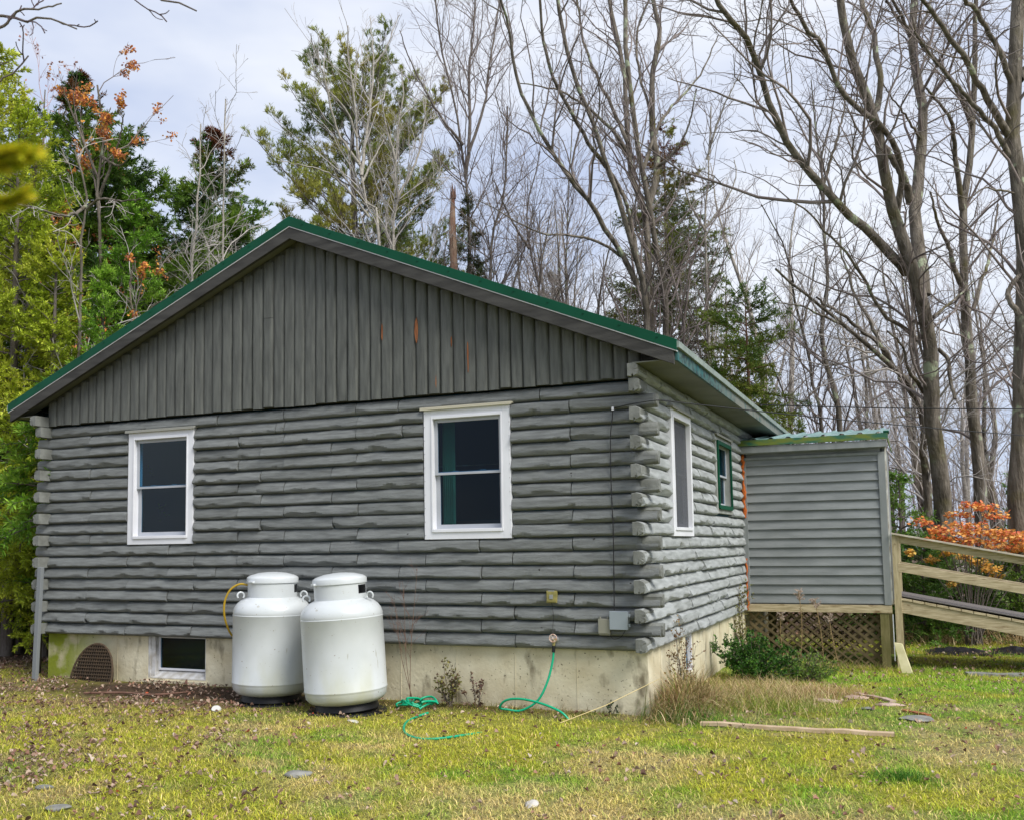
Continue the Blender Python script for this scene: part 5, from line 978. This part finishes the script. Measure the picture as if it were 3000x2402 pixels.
bare_tree('birch_tree', 'bare grey trunk in front of the tall dark spruce', [limb(c1((455, 1500), (475, 1250), (487, 1050), (440, 950), (420, 850)), 14.2, 14.2, .05, .012, True), limb(c1((480, 1160), (420, 1205), (330, 1210), (200, 1170), (80, 1140)), 14.2, 12.6, .028, .008), limb(c1((490, 1180), (560, 1120), (680, 1130), (800, 1120)), 14.2, 13.4, .022, .006)], 317, M=M_bark, Mt=M_twigl, dens=.9, up=.08, maxl=1.6)
bare_tree('birch_tree', 'slim grey trunk half hidden in the cedar at the left', [limb(c1((160, 1500), (170, 1250), (190, 1050), (200, 900)), 14.9, 14.9, .045, .02, True)], 318, M=M_bark, Mt=M_twigl, dens=1.3, up=.0, maxl=1.8)
bare_tree('dead_tree', 'dark straight trunk beside the left cabin corner', [limb([(72, 1380), (76, 1200), (84, 1040), (92, 900), (100, 700)], 14.8, 14.8, .085, .05, True)], 319, M=M_barkr, Mt=M_twigl, dens=1.2, up=-.08, maxl=2.4, lvl3=True)
bare_tree('dead_tree', 'tangle of pale dead branches above the left roof slope', [limb([(300, 760), (290, 700), (272, 620), (280, 560)], 16, 16, .04, .015, True), limb([(290, 690), (330, 640), (400, 612)], 16, 15.6, .018, .006), limb([(276, 640), (230, 600), (160, 590)], 16, 15.5, .018, .006)], 320, M=M_bark, Mt=M_twigl, dens=1.1, up=.0, maxl=2.6)
bare_tree('leafy_tree', 'tree still holding orange leaves in front of the tall dark spruce', [limb([(215, 700), (212, 560), (205, 420), (215, 300), (205, 180)], 16.6, 16.4, .07, .015, True), limb([(208, 420), (250, 300), (262, 240)], 16.5, 16, .03, .01), limb([(208, 380), (160, 260), (130, 180)], 16.5, 16, .03, .01), limb([(212, 330), (250, 350), (275, 330)], 16.5, 16, .03, .01)], 321, dens=.62, leaves=(6500, [(.70, .30, .06), (.60, .22, .08), (.42, .15, .09), (.78, .38, .08)], .05, lambda c: (vnoise(c[:, 0]*1.5+c[:, 2]*1.1, c[:, 1]*1.5, 1., 5) > .36) & (c[:, 2] > 3.2)))
bare_tree('leafy_tree', 'pinkish fine-twigged tree at the upper left between cedar and spruce', [limb([(80, 560), (82, 400), (90, 280), (95, 190)], 19, 19, .06, .012, True), limb([(85, 380), (50, 260), (30, 200)], 19, 19, .03, .01), limb([(86, 350), (130, 250), (150, 210)], 19, 19, .03, .01)], 322, Mt=mat('pinkish twigs', (.34, .20, .19), .8, (.45, .30, .27), 2), dens=.9, leaves=(1300, [(.42, .22, .2), (.5, .25, .16)], .06, lambda c: c[:, 2] > 1))
# snapped trunk
sn = thing('tree_snag', groundpt(962, 23), 'snapped reddish-brown dead trunk standing above the right roof slope', 'dead trunk'); b = groundpt(962, 23); h = hfor(962, 372, 23); P = [np.array([0, 0, 0.]), np.array([.02, 0, h*.5]), np.array([.03, .0, h*.8]), np.array([0, .0, h*.9]), np.array([.03, 0, h])]; Q, _ = resample(P, 30)
V, F = tubes(Q[None], np.interp(np.linspace(0, 1, 30), [0, .9, .97, 1], [.12, .09, .055, .02])[None], 10); mesh_np('trunk', V, F, mat('snag bark', (.16, .07, .045), .9, (.34, .24, .17), 7, .9, 18, (1, 1, .4)), sn)
tp = Q[-1]
for k_ in range(5):
    a_ = k_*1.25; e_ = tp+np.array([.05*math.cos(a_), .05*math.sin(a_), -.25]); MB().tube([e_, e_+np.array([.01*math.cos(a_), .01*math.sin(a_), .3+.07*(k_ % 3)])], [.028, .004], 5).build('splinter', M_barkr, sn)
P1, R1, _ = kids(Q[None], np.full((1, 30), .1), np.array([h]), np.array([26]), .55, .95, (.03, .1), (1.0, 1.5), -.05, 5, .2, np.random.default_rng(3), .01); V, F = tubes(P1, R1, 5); mesh_np('branch_stubs', V, F, M_barkr, sn)
# generic far trees, copied
def template(seed, h, stems, M, Mt):
    rg = np.random.default_rng(seed); lb = []; b = np.zeros(3)
    for s_ in range(stems):
        a = rg.uniform(0, 6.28); sp = rg.uniform(.02, .16)*h; P = [np.array([0, 0, 0.]) if s_ == 0 else np.array([0, 0, h*.12])]
        for k in range(1, 6): t = k/5; P.append(np.array([math.cos(a)*sp*t**1.3, math.sin(a)*sp*t**1.3, h*(.12*(s_ > 0)+(1-.12*(s_ > 0))*t)])+rg.normal(size=3)*.12)
        lb.append((P, .012*h, .012))
    return lb
FARL = ['slender bare tree in the thicket of the far woods', 'forked bare tree in the thicket of the far woods', 'many-limbed bare tree in the thicket of the far woods', 'pale slim bare tree in the thicket of the far woods']
tm = []
for i, (h, st, M, Mt) in enumerate(((12, 2, M_bark, M_twigl), (13, 3, M_bark, M_twigl), (11, 4, M_bark, M_twigl), (14, 2, M_barkb, M_twigl))):
    tm.append(bare_tree('woodland_tree', FARL[i], template(400+i, h, st, M, Mt), 410+i, M, Mt, dens=.8, twr=.0042, group='bare trees of the far woods', maxl=3.0))
rg = random.Random(5); first = [True]*4
spots = [(1100, 27), (1180, 30), (1250, 27), (1340, 31), (1450, 29), (1530, 27), (1600, 30), (1660, 28), (1850, 31), (1970, 31), (2120, 30), (1000, 30), (880, 31), (620, 27), (560, 25), (520, 30), (1890, 38), (2050, 36), (2200, 34), (60, 23), (260, 24)]
for i, (px, dep) in enumerate(spots):
    j = rg.randrange(4) if i > 3 else i; t0_ = tm[j]; p = groundpt(px+rg.uniform(-15, 15), dep)
    if first[j]: o = t0_; first[j] = False
    else:
        o = t0_.copy(); COL.objects.link(o)
        for chd in t0_.children: c_ = chd.copy(); COL.objects.link(c_); c_.parent = o
    o.location = tuple(p); o.rotation_euler = (0, 0, rg.uniform(0, 6.28)); s_ = rg.uniform(.62, .98) if px < 1800 else rg.uniform(.75, 1.05); o.scale = (s_, s_, s_)
# low brush along the wood edge
def thicket(name, label, x0, x1, y0, y1, n, hmin, hmax, seed, M):
    rg = np.random.default_rng(seed); x = rg.uniform(x0, x1, n); y = rg.uniform(y0, y1, n); m = 7; ln = rg.uniform(hmin, hmax, n); d = unit(np.stack([rg.normal(size=n)*.35, rg.normal(size=n)*.35, np.ones(n)], 1)); Q = np.zeros((n, m, 3)); Q[:, 0] = np.stack([x, y, gz(x, y)-.05], 1)
    for j in range(1, m): d = unit(d+rg.normal(size=(n, 3))*.18); Q[:, j] = Q[:, j-1]+d*(ln/(m-1))[:, None]
    Rr = (ln*.005+.003)[:, None]*np.linspace(1, .3, m); k1, r1, l1 = kids(Q, Rr, ln, np.full(n, 7), .2, 1, (.25, .5), (.4, 1.0), .1, 5, .15, rg, .003); k2, r2, l2 = kids(k1, r1, l1, np.full(len(k1), 4), .2, 1, (.25, .6), (.4, 1.0), .05, 4, .15, rg, .0025)
    V, F = join([tubes(Q, Rr, 4), tubes(k1, r1, 3), tubes(k2, r2, 3)]); return tag(mesh_np(name, V, F, M), label, 'brush', kind='stuff')
thicket('bare_brush', 'tangle of bare grey brush along the wood edge on the right', 2.2, 16, 11, 18, 190, 1., 3.6, 501, M_twigl)
thicket('bare_brush', 'dark tangle of dead twigs under the trees on the left', -18, -8.8, 2.5, 12, 260, .8, 3.0, 502, M_twigl)
thicket('bare_brush', 'hazy thicket of bare stems behind the cabin', -14, 9, 16, 24, 120, 2, 4.5, 503, M_twig)
# distant woods closing the horizon
rg_ = np.random.default_rng(9); n = 900; a_ = rg_.uniform(-1.15, .75, n); rr_ = rg_.uniform(36, 75, n); x = CAM[0]+rr_*np.sin(a_+.0); y = CAM[1]+rr_*np.cos(a_); Q = np.zeros((n, 7, 3)); hh = rg_.uniform(3, 7.5, n)
d = unit(np.stack([rg_.normal(size=n)*.07, rg_.normal(size=n)*.07, np.ones(n)], 1)); Q[:, 0] = np.stack([x, y, gz(x, y)], 1)
for j in range(1, 7): d = unit(d+rg_.normal(size=(n, 3))*.06); Q[:, j] = Q[:, j-1]+d*(hh/6)[:, None]
Rr = (hh*.009)[:, None]*np.linspace(1, .2, 7); k1, r1, l1 = kids(Q, Rr, hh, np.full(n, 9), .25, 1, (.12, .3), (.4, .8), .2, 5, .12, rg_, .010); k2, r2, l2 = kids(k1, r1, l1, np.full(len(k1), 4), .2, 1, (.2, .5), (.4, .8), .15, 4, .12, rg_, .008)
V, F = join([tubes(Q, Rr, 4), tubes(k1, r1, 3), tubes(k2, r2, 3)]); tag(mesh_np('distant_woods', V, F, M_twig), 'grey mass of far bare woods closing the horizon', 'woods', kind='stuff')

# ------------------------------------------------------------------ branches reaching in from beyond the left edge
def limbv(pts, dep, r0, r1, ground=False): return limb(pts, dep, dep, r0, r1, ground)
bare_tree('near_tree', 'near bare tree whose budded twigs hang into the top left corner', [limbv([(-420, 900), (-415, 500), (-400, 200), (-380, -60)], 4.2, .07, .05, True), limbv([(-398, 100), (-250, 60), (-100, 55), (0, 32), (50, 48), (100, 42), (162, 62)], 4.2, .016, .003), limbv([(-60, 52), (0, 60), (40, 22), (80, 20), (130, 8)], 4.15, .008, .003), limbv([(-385, -40), (-150, -90), (120, -70), (300, -25), (350, 6), (385, 12), (414, 24)], 4.1, .016, .003), limbv([(-395, 300), (-200, 260), (-60, 215), (0, 170), (30, 150), (60, 118)], 4.2, .012, .003)],
    601, M=M_barkd, Mt=mat('purplish near twigs', (.09, .06, .07), .8), dens=1.0, twr=.0022, up=.12, maxl=.42, lvl3=False, wig=.22)
sp = thing('pine_sapling', groundpt(-230, .62, 1250), 'out-of-focus yellow-green sapling twigs poking in at the left edge', 'sapling'); b0 = np.array(sp.location)
lims = [[at(-230, 2300, .62), at(-225, 1200, .62), at(-215, 500, .62), at(-200, 330, .62)], [at(-205, 400, .62), at(-120, 370, .60), at(-40, 352, .58), at(15, 350, .57), at(72, 326, .56)], [at(-208, 460, .62), at(-120, 440, .61), at(-40, 425, .60), at(10, 428, .59), at(52, 410, .58)], [at(-50, 355, .58), at(0, 330, .57), at(40, 322, .56)]]
lims[0][0] = b0
QQ = np.array([resample(l_, 14)[0] for l_ in lims]); rr_ = np.array([np.linspace(.006, .004, 14)]+[np.linspace(.0016, .0007, 14)]*3)
V, F = tubes(QQ, rr_, 6); mesh_np('stem', V-b0, F, M_bark, sp, True)
idx = np.repeat([1, 2, 3], 1500); tt = RNG.uniform(.3, 1, len(idx)); p, tg, _, _ = sample(QQ[idx], tt); q = RNG.normal(size=p.shape); q = unit(q-tg*(q*tg).sum(1, keepdims=True)); n = len(p)
V, F = leafq(p, unit(tg*.9+q*.7), unit(RNG.normal(size=(n, 3))), RNG.uniform(.007, .0105, n), np.full(n, .0013)); cc = np.array([(.75, .72, .04), (.40, .52, .03), (.8, .66, .05)])[RNG.integers(0, 3, n)]
mesh_np('needles', V-b0, F, M_leaf, sp, False, np.repeat(cc, 4, 0))
# ------------------------------------------------------------------ weeds, shrubs and dry grass beside the walls
def strips(base, az, ln, th0, th1, w, m=5):
    # curved blades: base points, azimuth, length, start and end angle from vertical
    n = len(ln); s_ = np.linspace(0, 1, m); th = th0[:, None]+(th1-th0)[:, None]*s_; st = (ln/(m-1))[:, None]
    dh = np.cumsum(np.sin(th)*st, 1)-np.sin(th[:, :1])*st; dz = np.cumsum(np.cos(th)*st, 1)-np.cos(th[:, :1])*st
    P = base[:, None]+np.stack([np.cos(az)[:, None]*dh, np.sin(az)[:, None]*dh, dz], -1); wv = np.stack([-np.sin(az), np.cos(az), 0*az], -1)[:, None]*(w[:, None]*np.linspace(1, .15, m)/2)[..., None]
    V = np.stack([P-wv, P+wv], 2).reshape(-1, 3); o = np.arange(n)[:, None]*2*m+np.arange(m-1)[None]*2; o = o.ravel(); return V, np.stack([o, o+1, o+3, o+2], 1), m*2
def tuftmesh(name, label, cx, cy, sx_, sy_, n, lmin, lmax, cols, seed, cat='dry grass', w=(.003, .006), bend=(.9, 2.0), kind='stuff', box=None):
    rg = np.random.default_rng(seed); x = cx+rg.normal(size=n)*sx_; y = cy+rg.normal(size=n)*sy_; k = ~((x < .035) & (y > .0)) & ~((y > -.0) & (x < .03)) & ~((y > D-.02) & (x < 1.95)); x, y = x[k], y[k]; n = len(x)
    b = np.stack([x, y, gz(x, y)-.01], 1); az = rg.uniform(0, 2*np.pi, n); az = np.where(x < .12, rg.uniform(-1.4, 1.2, n), az); ln = rg.uniform(lmin, lmax, n)*(1-.35*np.clip(np.hypot((x-cx)/sx_, (y-cy)/sy_)/2, 0, 1))
    V, F, k_ = strips(b, az, ln, rg.uniform(0, .35, n), rg.uniform(*bend, n), rg.uniform(*w, n)); c = np.array(cols)[rg.integers(0, len(cols), n)]*rg.uniform(.7, 1.25, (n, 1))
    return tag(mesh_np(name, V, F, M_blade, None, False, np.repeat(c, k_, 0)), label, cat, kind=kind)
ST = [(.62, .47, .25), (.48, .34, .17), (.34, .22, .10), (.70, .56, .33)]; GR = [(.22, .30, .04), (.14, .24, .03), (.34, .34, .07)]
tuftmesh('dry_grass', 'tall brown dry grass clump at the front right corner of the foundation', .25, .42, .11, .28, 3800, .24, .56, ST+GR[:1]+[(.2, .13, .06), (.16, .17, .05)], 701, bend=(.6, 2.6), w=(.006, .011))
tuftmesh('dry_grass', 'low straw-coloured grass along the side foundation', .75, 1.5, .38, .6, 5200, .12, .34, ST+ST+GR, 702, bend=(1.0, 2.1))
tuftmesh('dry_grass', 'rusty dry weeds between the shrub and the flagstones', 1.30, 2.0, .26, .30, 1700, .08, .24, ST+[(.36, .18, .07), (.28, .14, .05)], 703, bend=(1.0, 2.3))
tuftmesh('green_grass', 'fresh green grass at the foot of the foundation corner', .28, -.05, .16, .16, 700, .10, .28, [(.07, .19, .03), (.12, .26, .03)], 704, 'grass', bend=(.6, 1.8))
tuftmesh('green_grass', 'long arching green grass between the corner and the flagstones', .95, .75, .4, .3, 1100, .12, .26, GR, 705, 'grass', bend=(1.0, 2.2))
tuftmesh('green_grass', 'weedy grass along the foot of the lattice', 1.05, D-.22, .5, .10, 1300, .08, .26, GR+ST[:2], 706, 'grass')
tuftmesh('green_grass', 'single vivid dark green tuft in the lawn at the right', 2.07, -1.70, .10, .07, 700, .05, .13, [(.05, .17, .02), (.08, .24, .02)], 707, 'grass', kind=None)
tuftmesh('foundation_weeds', 'thin weeds and leaf scraps along the foot of the front foundation', -1.2, -.10, .85, .05, 800, .05, .17, GR+ST+[(.14, .09, .05)], 708, 'weeds')
tuftmesh('far_grass', 'tall straw grass at the wood edge beyond the ramp', 3.6, 9.4, 2.2, .35, 2600, .2, .6, ST, 709, w=(.008, .014))
def shrub(name, label, cx, cy, rx, ry, h, n, cols, seed, ll=.030, lw=.019, stems=75, cat='shrub', M=None):
    rg = np.random.default_rng(seed); b = np.array([cx, cy, g1(cx, cy)-.03]); root = thing(name, b, label, cat); az = rg.uniform(0, 6.28, stems); sp = rg.uniform(.1, 1, stems)**.7; m = 7; s_ = np.linspace(0, 1, m)
    hh = h*rg.uniform(.42, 1.15, stems)*(1-.35*sp**2); Q = np.stack([(np.cos(az)*sp*rx)[:, None]*s_**1.0, (np.sin(az)*sp*ry)[:, None]*s_, hh[:, None]*s_**.85], -1); Q += np.cumsum(rg.normal(size=Q.shape)*.008, 1); Rr = np.full((stems, 1), .004)*np.linspace(1, .4, m)
    k1, r1, l1 = kids(Q, Rr, hh, np.full(stems, 9), .2, 1, (.2, .45), (.4, 1.), .12, 5, .15, rg, .0015); V, F = join([tubes(Q, Rr, 5), tubes(k1, r1, 3)]); mesh_np('stems', V, F, M or M_barkd, root, True).name = 'stem_framework'
    idx = rg.integers(0, len(k1), n); tt = rg.uniform(.15, 1, n); p, tg, _, _ = sample(k1[idx], tt); q = unit(rg.normal(size=(n, 3))); V, F = leafq(p, unit(tg*.6+q), unit(rg.normal(size=(n, 3))+np.array([0, 0, .9])), rg.uniform(.7, 1.3, n)*ll, rg.uniform(.7, 1.2, n)*lw)
    c = np.array(cols)[rg.integers(0, len(cols), n)]*rg.uniform(.7, 1.3, (n, 1)); mesh_np('foliage', V, F, M_leaf, root, False, np.repeat(c, 4, 0)); return root
shrub('green_shrub', 'dense dark green shrub between the side foundation and the porch lattice', .50, 2.75, .56, .55, .52, 10500, [(.03, .10, .015), (.05, .15, .02), (.10, .22, .03)], 720)
shrub('green_shrub', 'paler yellow-green weedy shrub just right of the dark green one', 1.0, 3.2, .42, .40, .34, 3600, [(.14, .24, .04), (.22, .30, .05), (.10, .18, .03)], 721)
shrub('climbing_weed', 'tall thin yellowing weed against the side foundation near the porch', .10, 4.55, .10, .14, .95, 700, [(.26, .27, .07), (.2, .16, .06)], 722, stems=9)
shrub('climbing_weed', 'dried vine with curled brown leaves on the side foundation by the corner', .14, .75, .10, .35, .75, 420, [(.30, .22, .10), (.24, .14, .08)], 723, stems=14)
shrub('foundation_weed', 'withered brown-green weed against the middle of the front foundation', -1.86, -.12, .14, .06, .42, 520, [(.17, .17, .05), (.13, .08, .05), (.24, .22, .06)], 724, stems=12, cat='weed')
shrub('foundation_weed', 'smaller withered weed right of the brown-green one', -1.62, -.10, .10, .05, .36, 170, [(.13, .07, .06), (.18, .12, .07)], 725, stems=6, cat='weed')
shrub('foundation_weed', 'sparse dark seedling at the foot of the foundation left of the corner', -.30, -.08, .07, .04, .16, 60, [(.05, .08, .04)], 726, stems=4, cat='weed')
# goldenrod gone to seed
for i, (x, y, h, lb) in enumerate(((.78, D-.75, 1.0, 'tallest goldenrod stalk with fluffy beige seed head before the porch beam'), (1.02, D-.7, .93, 'goldenrod stalk with drooping seed head right of the tallest one'), (1.22, D-.8, .72, 'shorter goldenrod stalk with one curved pale seed head'), (.62, D-.8, .7, 'thin dry goldenrod stalk left of the tallest one'))):
    rg = np.random.default_rng(740+i); b = np.array([x, y, g1(x, y)-.02]); root = thing('goldenrod_stalk', b, lb, 'dry plant'); Q = np.stack([.05*np.sin(np.linspace(0, 2, 10)*1.3+i), .02*np.sin(np.linspace(0, 3, 10)), np.linspace(0, h, 10)], 1)[None]; V, F = tubes(Q, np.full((1, 10), .005), 5); mesh_np('stem', V, F, mat('dry stem', (.26, .18, .09), .9), root, True)
    n = 900 if i < 2 else 320; k1, r1, l1 = kids(Q, np.full((1, 10), .003), np.array([h]), np.array([16]), .86, 1, (.12, .2), (.6, 1.2), -.12, 6, .15, rg, .0012); V, F = tubes(k1, r1, 3); mesh_np('sprays', V, F, M_twigl, root, True)
    idx = rg.integers(0, len(k1), n); p, tg, _, _ = sample(k1[idx], rg.uniform(.2, 1, n)); V, F = leafq(p, unit(rg.normal(size=(n, 3))), unit(rg.normal(size=(n, 3))), rg.uniform(.008, .022, n), np.full(n, .006)); mesh_np('seed_head', V, F, M_leaf, root, False, np.repeat(np.array([(.62, .5, .42)])*rg.uniform(.7, 1.1, (n, 1)), 4, 0))
    n = 60; p, tg, _, _ = sample(np.repeat(Q, n, 0), rg.uniform(.15, .8, n)); V, F = leafq(p, unit(rg.normal(size=(n, 3))+np.array([0, 0, -.6])), unit(rg.normal(size=(n, 3))), rg.uniform(.03, .06, n), np.full(n, .008)); mesh_np('withered_leaves', V, F, M_leaf, root, False, np.repeat(np.array([(.25, .19, .08)])*rg.uniform(.6, 1.2, (n, 1)), 4, 0)).name = 'withered_foliage'
# tall branched weed by the right tank and a straw leaning on the corner
rg = np.random.default_rng(760); b = np.array([-2.20, -.30, g1(-2.2, -.3)-.02])
root = thing('tall_weed', b, 'tall thin branching dead weed standing right of the right propane tank', 'weed'); Q = []
for k in range(3): Q.append(resample([np.array([k*.03, 0, 0]), np.array([.02-.05*k, -.02, .5]), np.array([.05-.1*k, 0, .95]), np.array([.09-.16*k, 0, 1.32-.12*k])], 12)[0])
Q = np.array(Q); k1, r1, l1 = kids(Q, np.full((3, 12), .004), np.full(3, 1.2), np.full(3, 12), .35, 1, (.12, .32), (.4, .8), .1, 6, .12, rg, .0011); k2, r2, l2 = kids(k1, r1, l1, np.full(len(k1), 4), .3, 1, (.25, .5), (.4, .9), .1, 4, .15, rg, .0009)
V, F = tubes(Q, np.full((3, 12), 1.)*np.linspace(.004, .0015, 12)[None], 5); mesh_np('stem', V, F, mat('weed stem', (.16, .10, .07), .9), root, True); V, F = join([tubes(k1, r1, 3), tubes(k2, r2, 3)]); mesh_np('twigs', V, F, M_barkr, root, True).name = 'twig_spray'
tag(MB().tube([(-.62, -.62, g1(-.62, -.62)), (-.3, -.3, -.44), (.0, .01, -.29), (.1, .06, -.24)], [.004, .0035, .003, .002], 5).build('straw_stalk', mat('straw', (.62, .5, .24), .8)), 'long pale straw stalk leaning against the foundation corner', 'straw')
# orange shrub behind the ramp
def lay(): 
    rg = np.random.default_rng(780); b = groundpt(2045, 15.6); root = thing('orange_shrub', b, 'shrub with bright orange autumn leaves in flat layers behind the ramp rail', 'shrub')
    sprays = [(2045, 1062, .16), (2075, 1068, .2), (2020, 1082, .2), (2098, 1085, .18), (2035, 1105, .35), (2000, 1118, .3), (1975, 1112, .16), (2080, 1118, .4), (2120, 1125, .3), (2155, 1130, .3), (1938, 1096, .17), (1965, 1135, .2), (2020, 1135, .32), (2065, 1140, .35), (2110, 1150, .3), (2150, 1155, .3), (2190, 1140, .4), (1995, 1162, .14), (2030, 1168, .12), (2085, 1195, .17), (2060, 1183, .14), (2100, 1210, .12), (2005, 1226, .08), (1960, 1178, .10), (2215, 1170, .4), (1915, 1160, .07)]
    C_, D_, N_, ids = [], [], [], []; limbs_ = []
    for i, (px, py, r_) in enumerate(sprays):
        c = at(px, py, 15.6+rg.uniform(-.6, .6)); n = int(160*r_**1.35/.2)+14; a = rg.uniform(0, 6.28, n); q = np.sqrt(rg.random(n))*r_*1.0
        pts = c+np.stack([np.cos(a)*q, np.sin(a)*q, rg.normal(size=n)*.028+.05*np.sin(a*2)*q], 1); C_.append(pts); ids.append(np.full(n, i)); e = c-b; limbs_.append(resample([np.array([0, 0, 0.])+rg.normal(size=3)*.06*np.array([1, 1, 0]), e*np.array([.35, .35, .55]), e*np.array([.8, .8, .92]), e], 10)[0])
    C_ = np.vstack(C_)-b; n = len(C_); dr = rg.normal(size=(n, 3)); dr[:, 2] = dr[:, 2]*.35-.25; V, F = leafq(C_, unit(dr), unit(rg.normal(size=(n, 3))*.45+np.array([0, -.15, 1.])), rg.uniform(.05, .08, n), rg.uniform(.042, .065, n)); ids = np.concatenate(ids)
    pal = np.array([(.80, .30, .06), (.84, .40, .10), (.74, .22, .09), (.85, .52, .17), (.66, .16, .08)]); c = pal[rg.integers(0, 5, n)]; yl = (np.array([s_[1] for s_ in sprays])[ids] > 1158); c[yl] = np.array([(.75, .5, .12), (.8, .42, .08)])[rg.integers(0, 2, yl.sum())]
    mesh_np('foliage', V, F, M_leaf, root, False, np.repeat(c*rg.uniform(.75, 1.1, (n, 1)), 4, 0)); Q = np.array(limbs_); k1, r1, l1 = kids(Q, np.full((len(Q), 10), .008), np.full(len(Q), .8), np.full(len(Q), 7), .5, 1, (.2, .5), (.4, .9), .02, 5, .12, rg, .003); V, F = join([tubes(Q, np.full((len(Q), 1), 1.)*np.linspace(.012, .004, 10)[None], 5), tubes(k1, r1, 4)]); mesh_np('stem_framework', V, F, M_barkd, root, True)
lay()
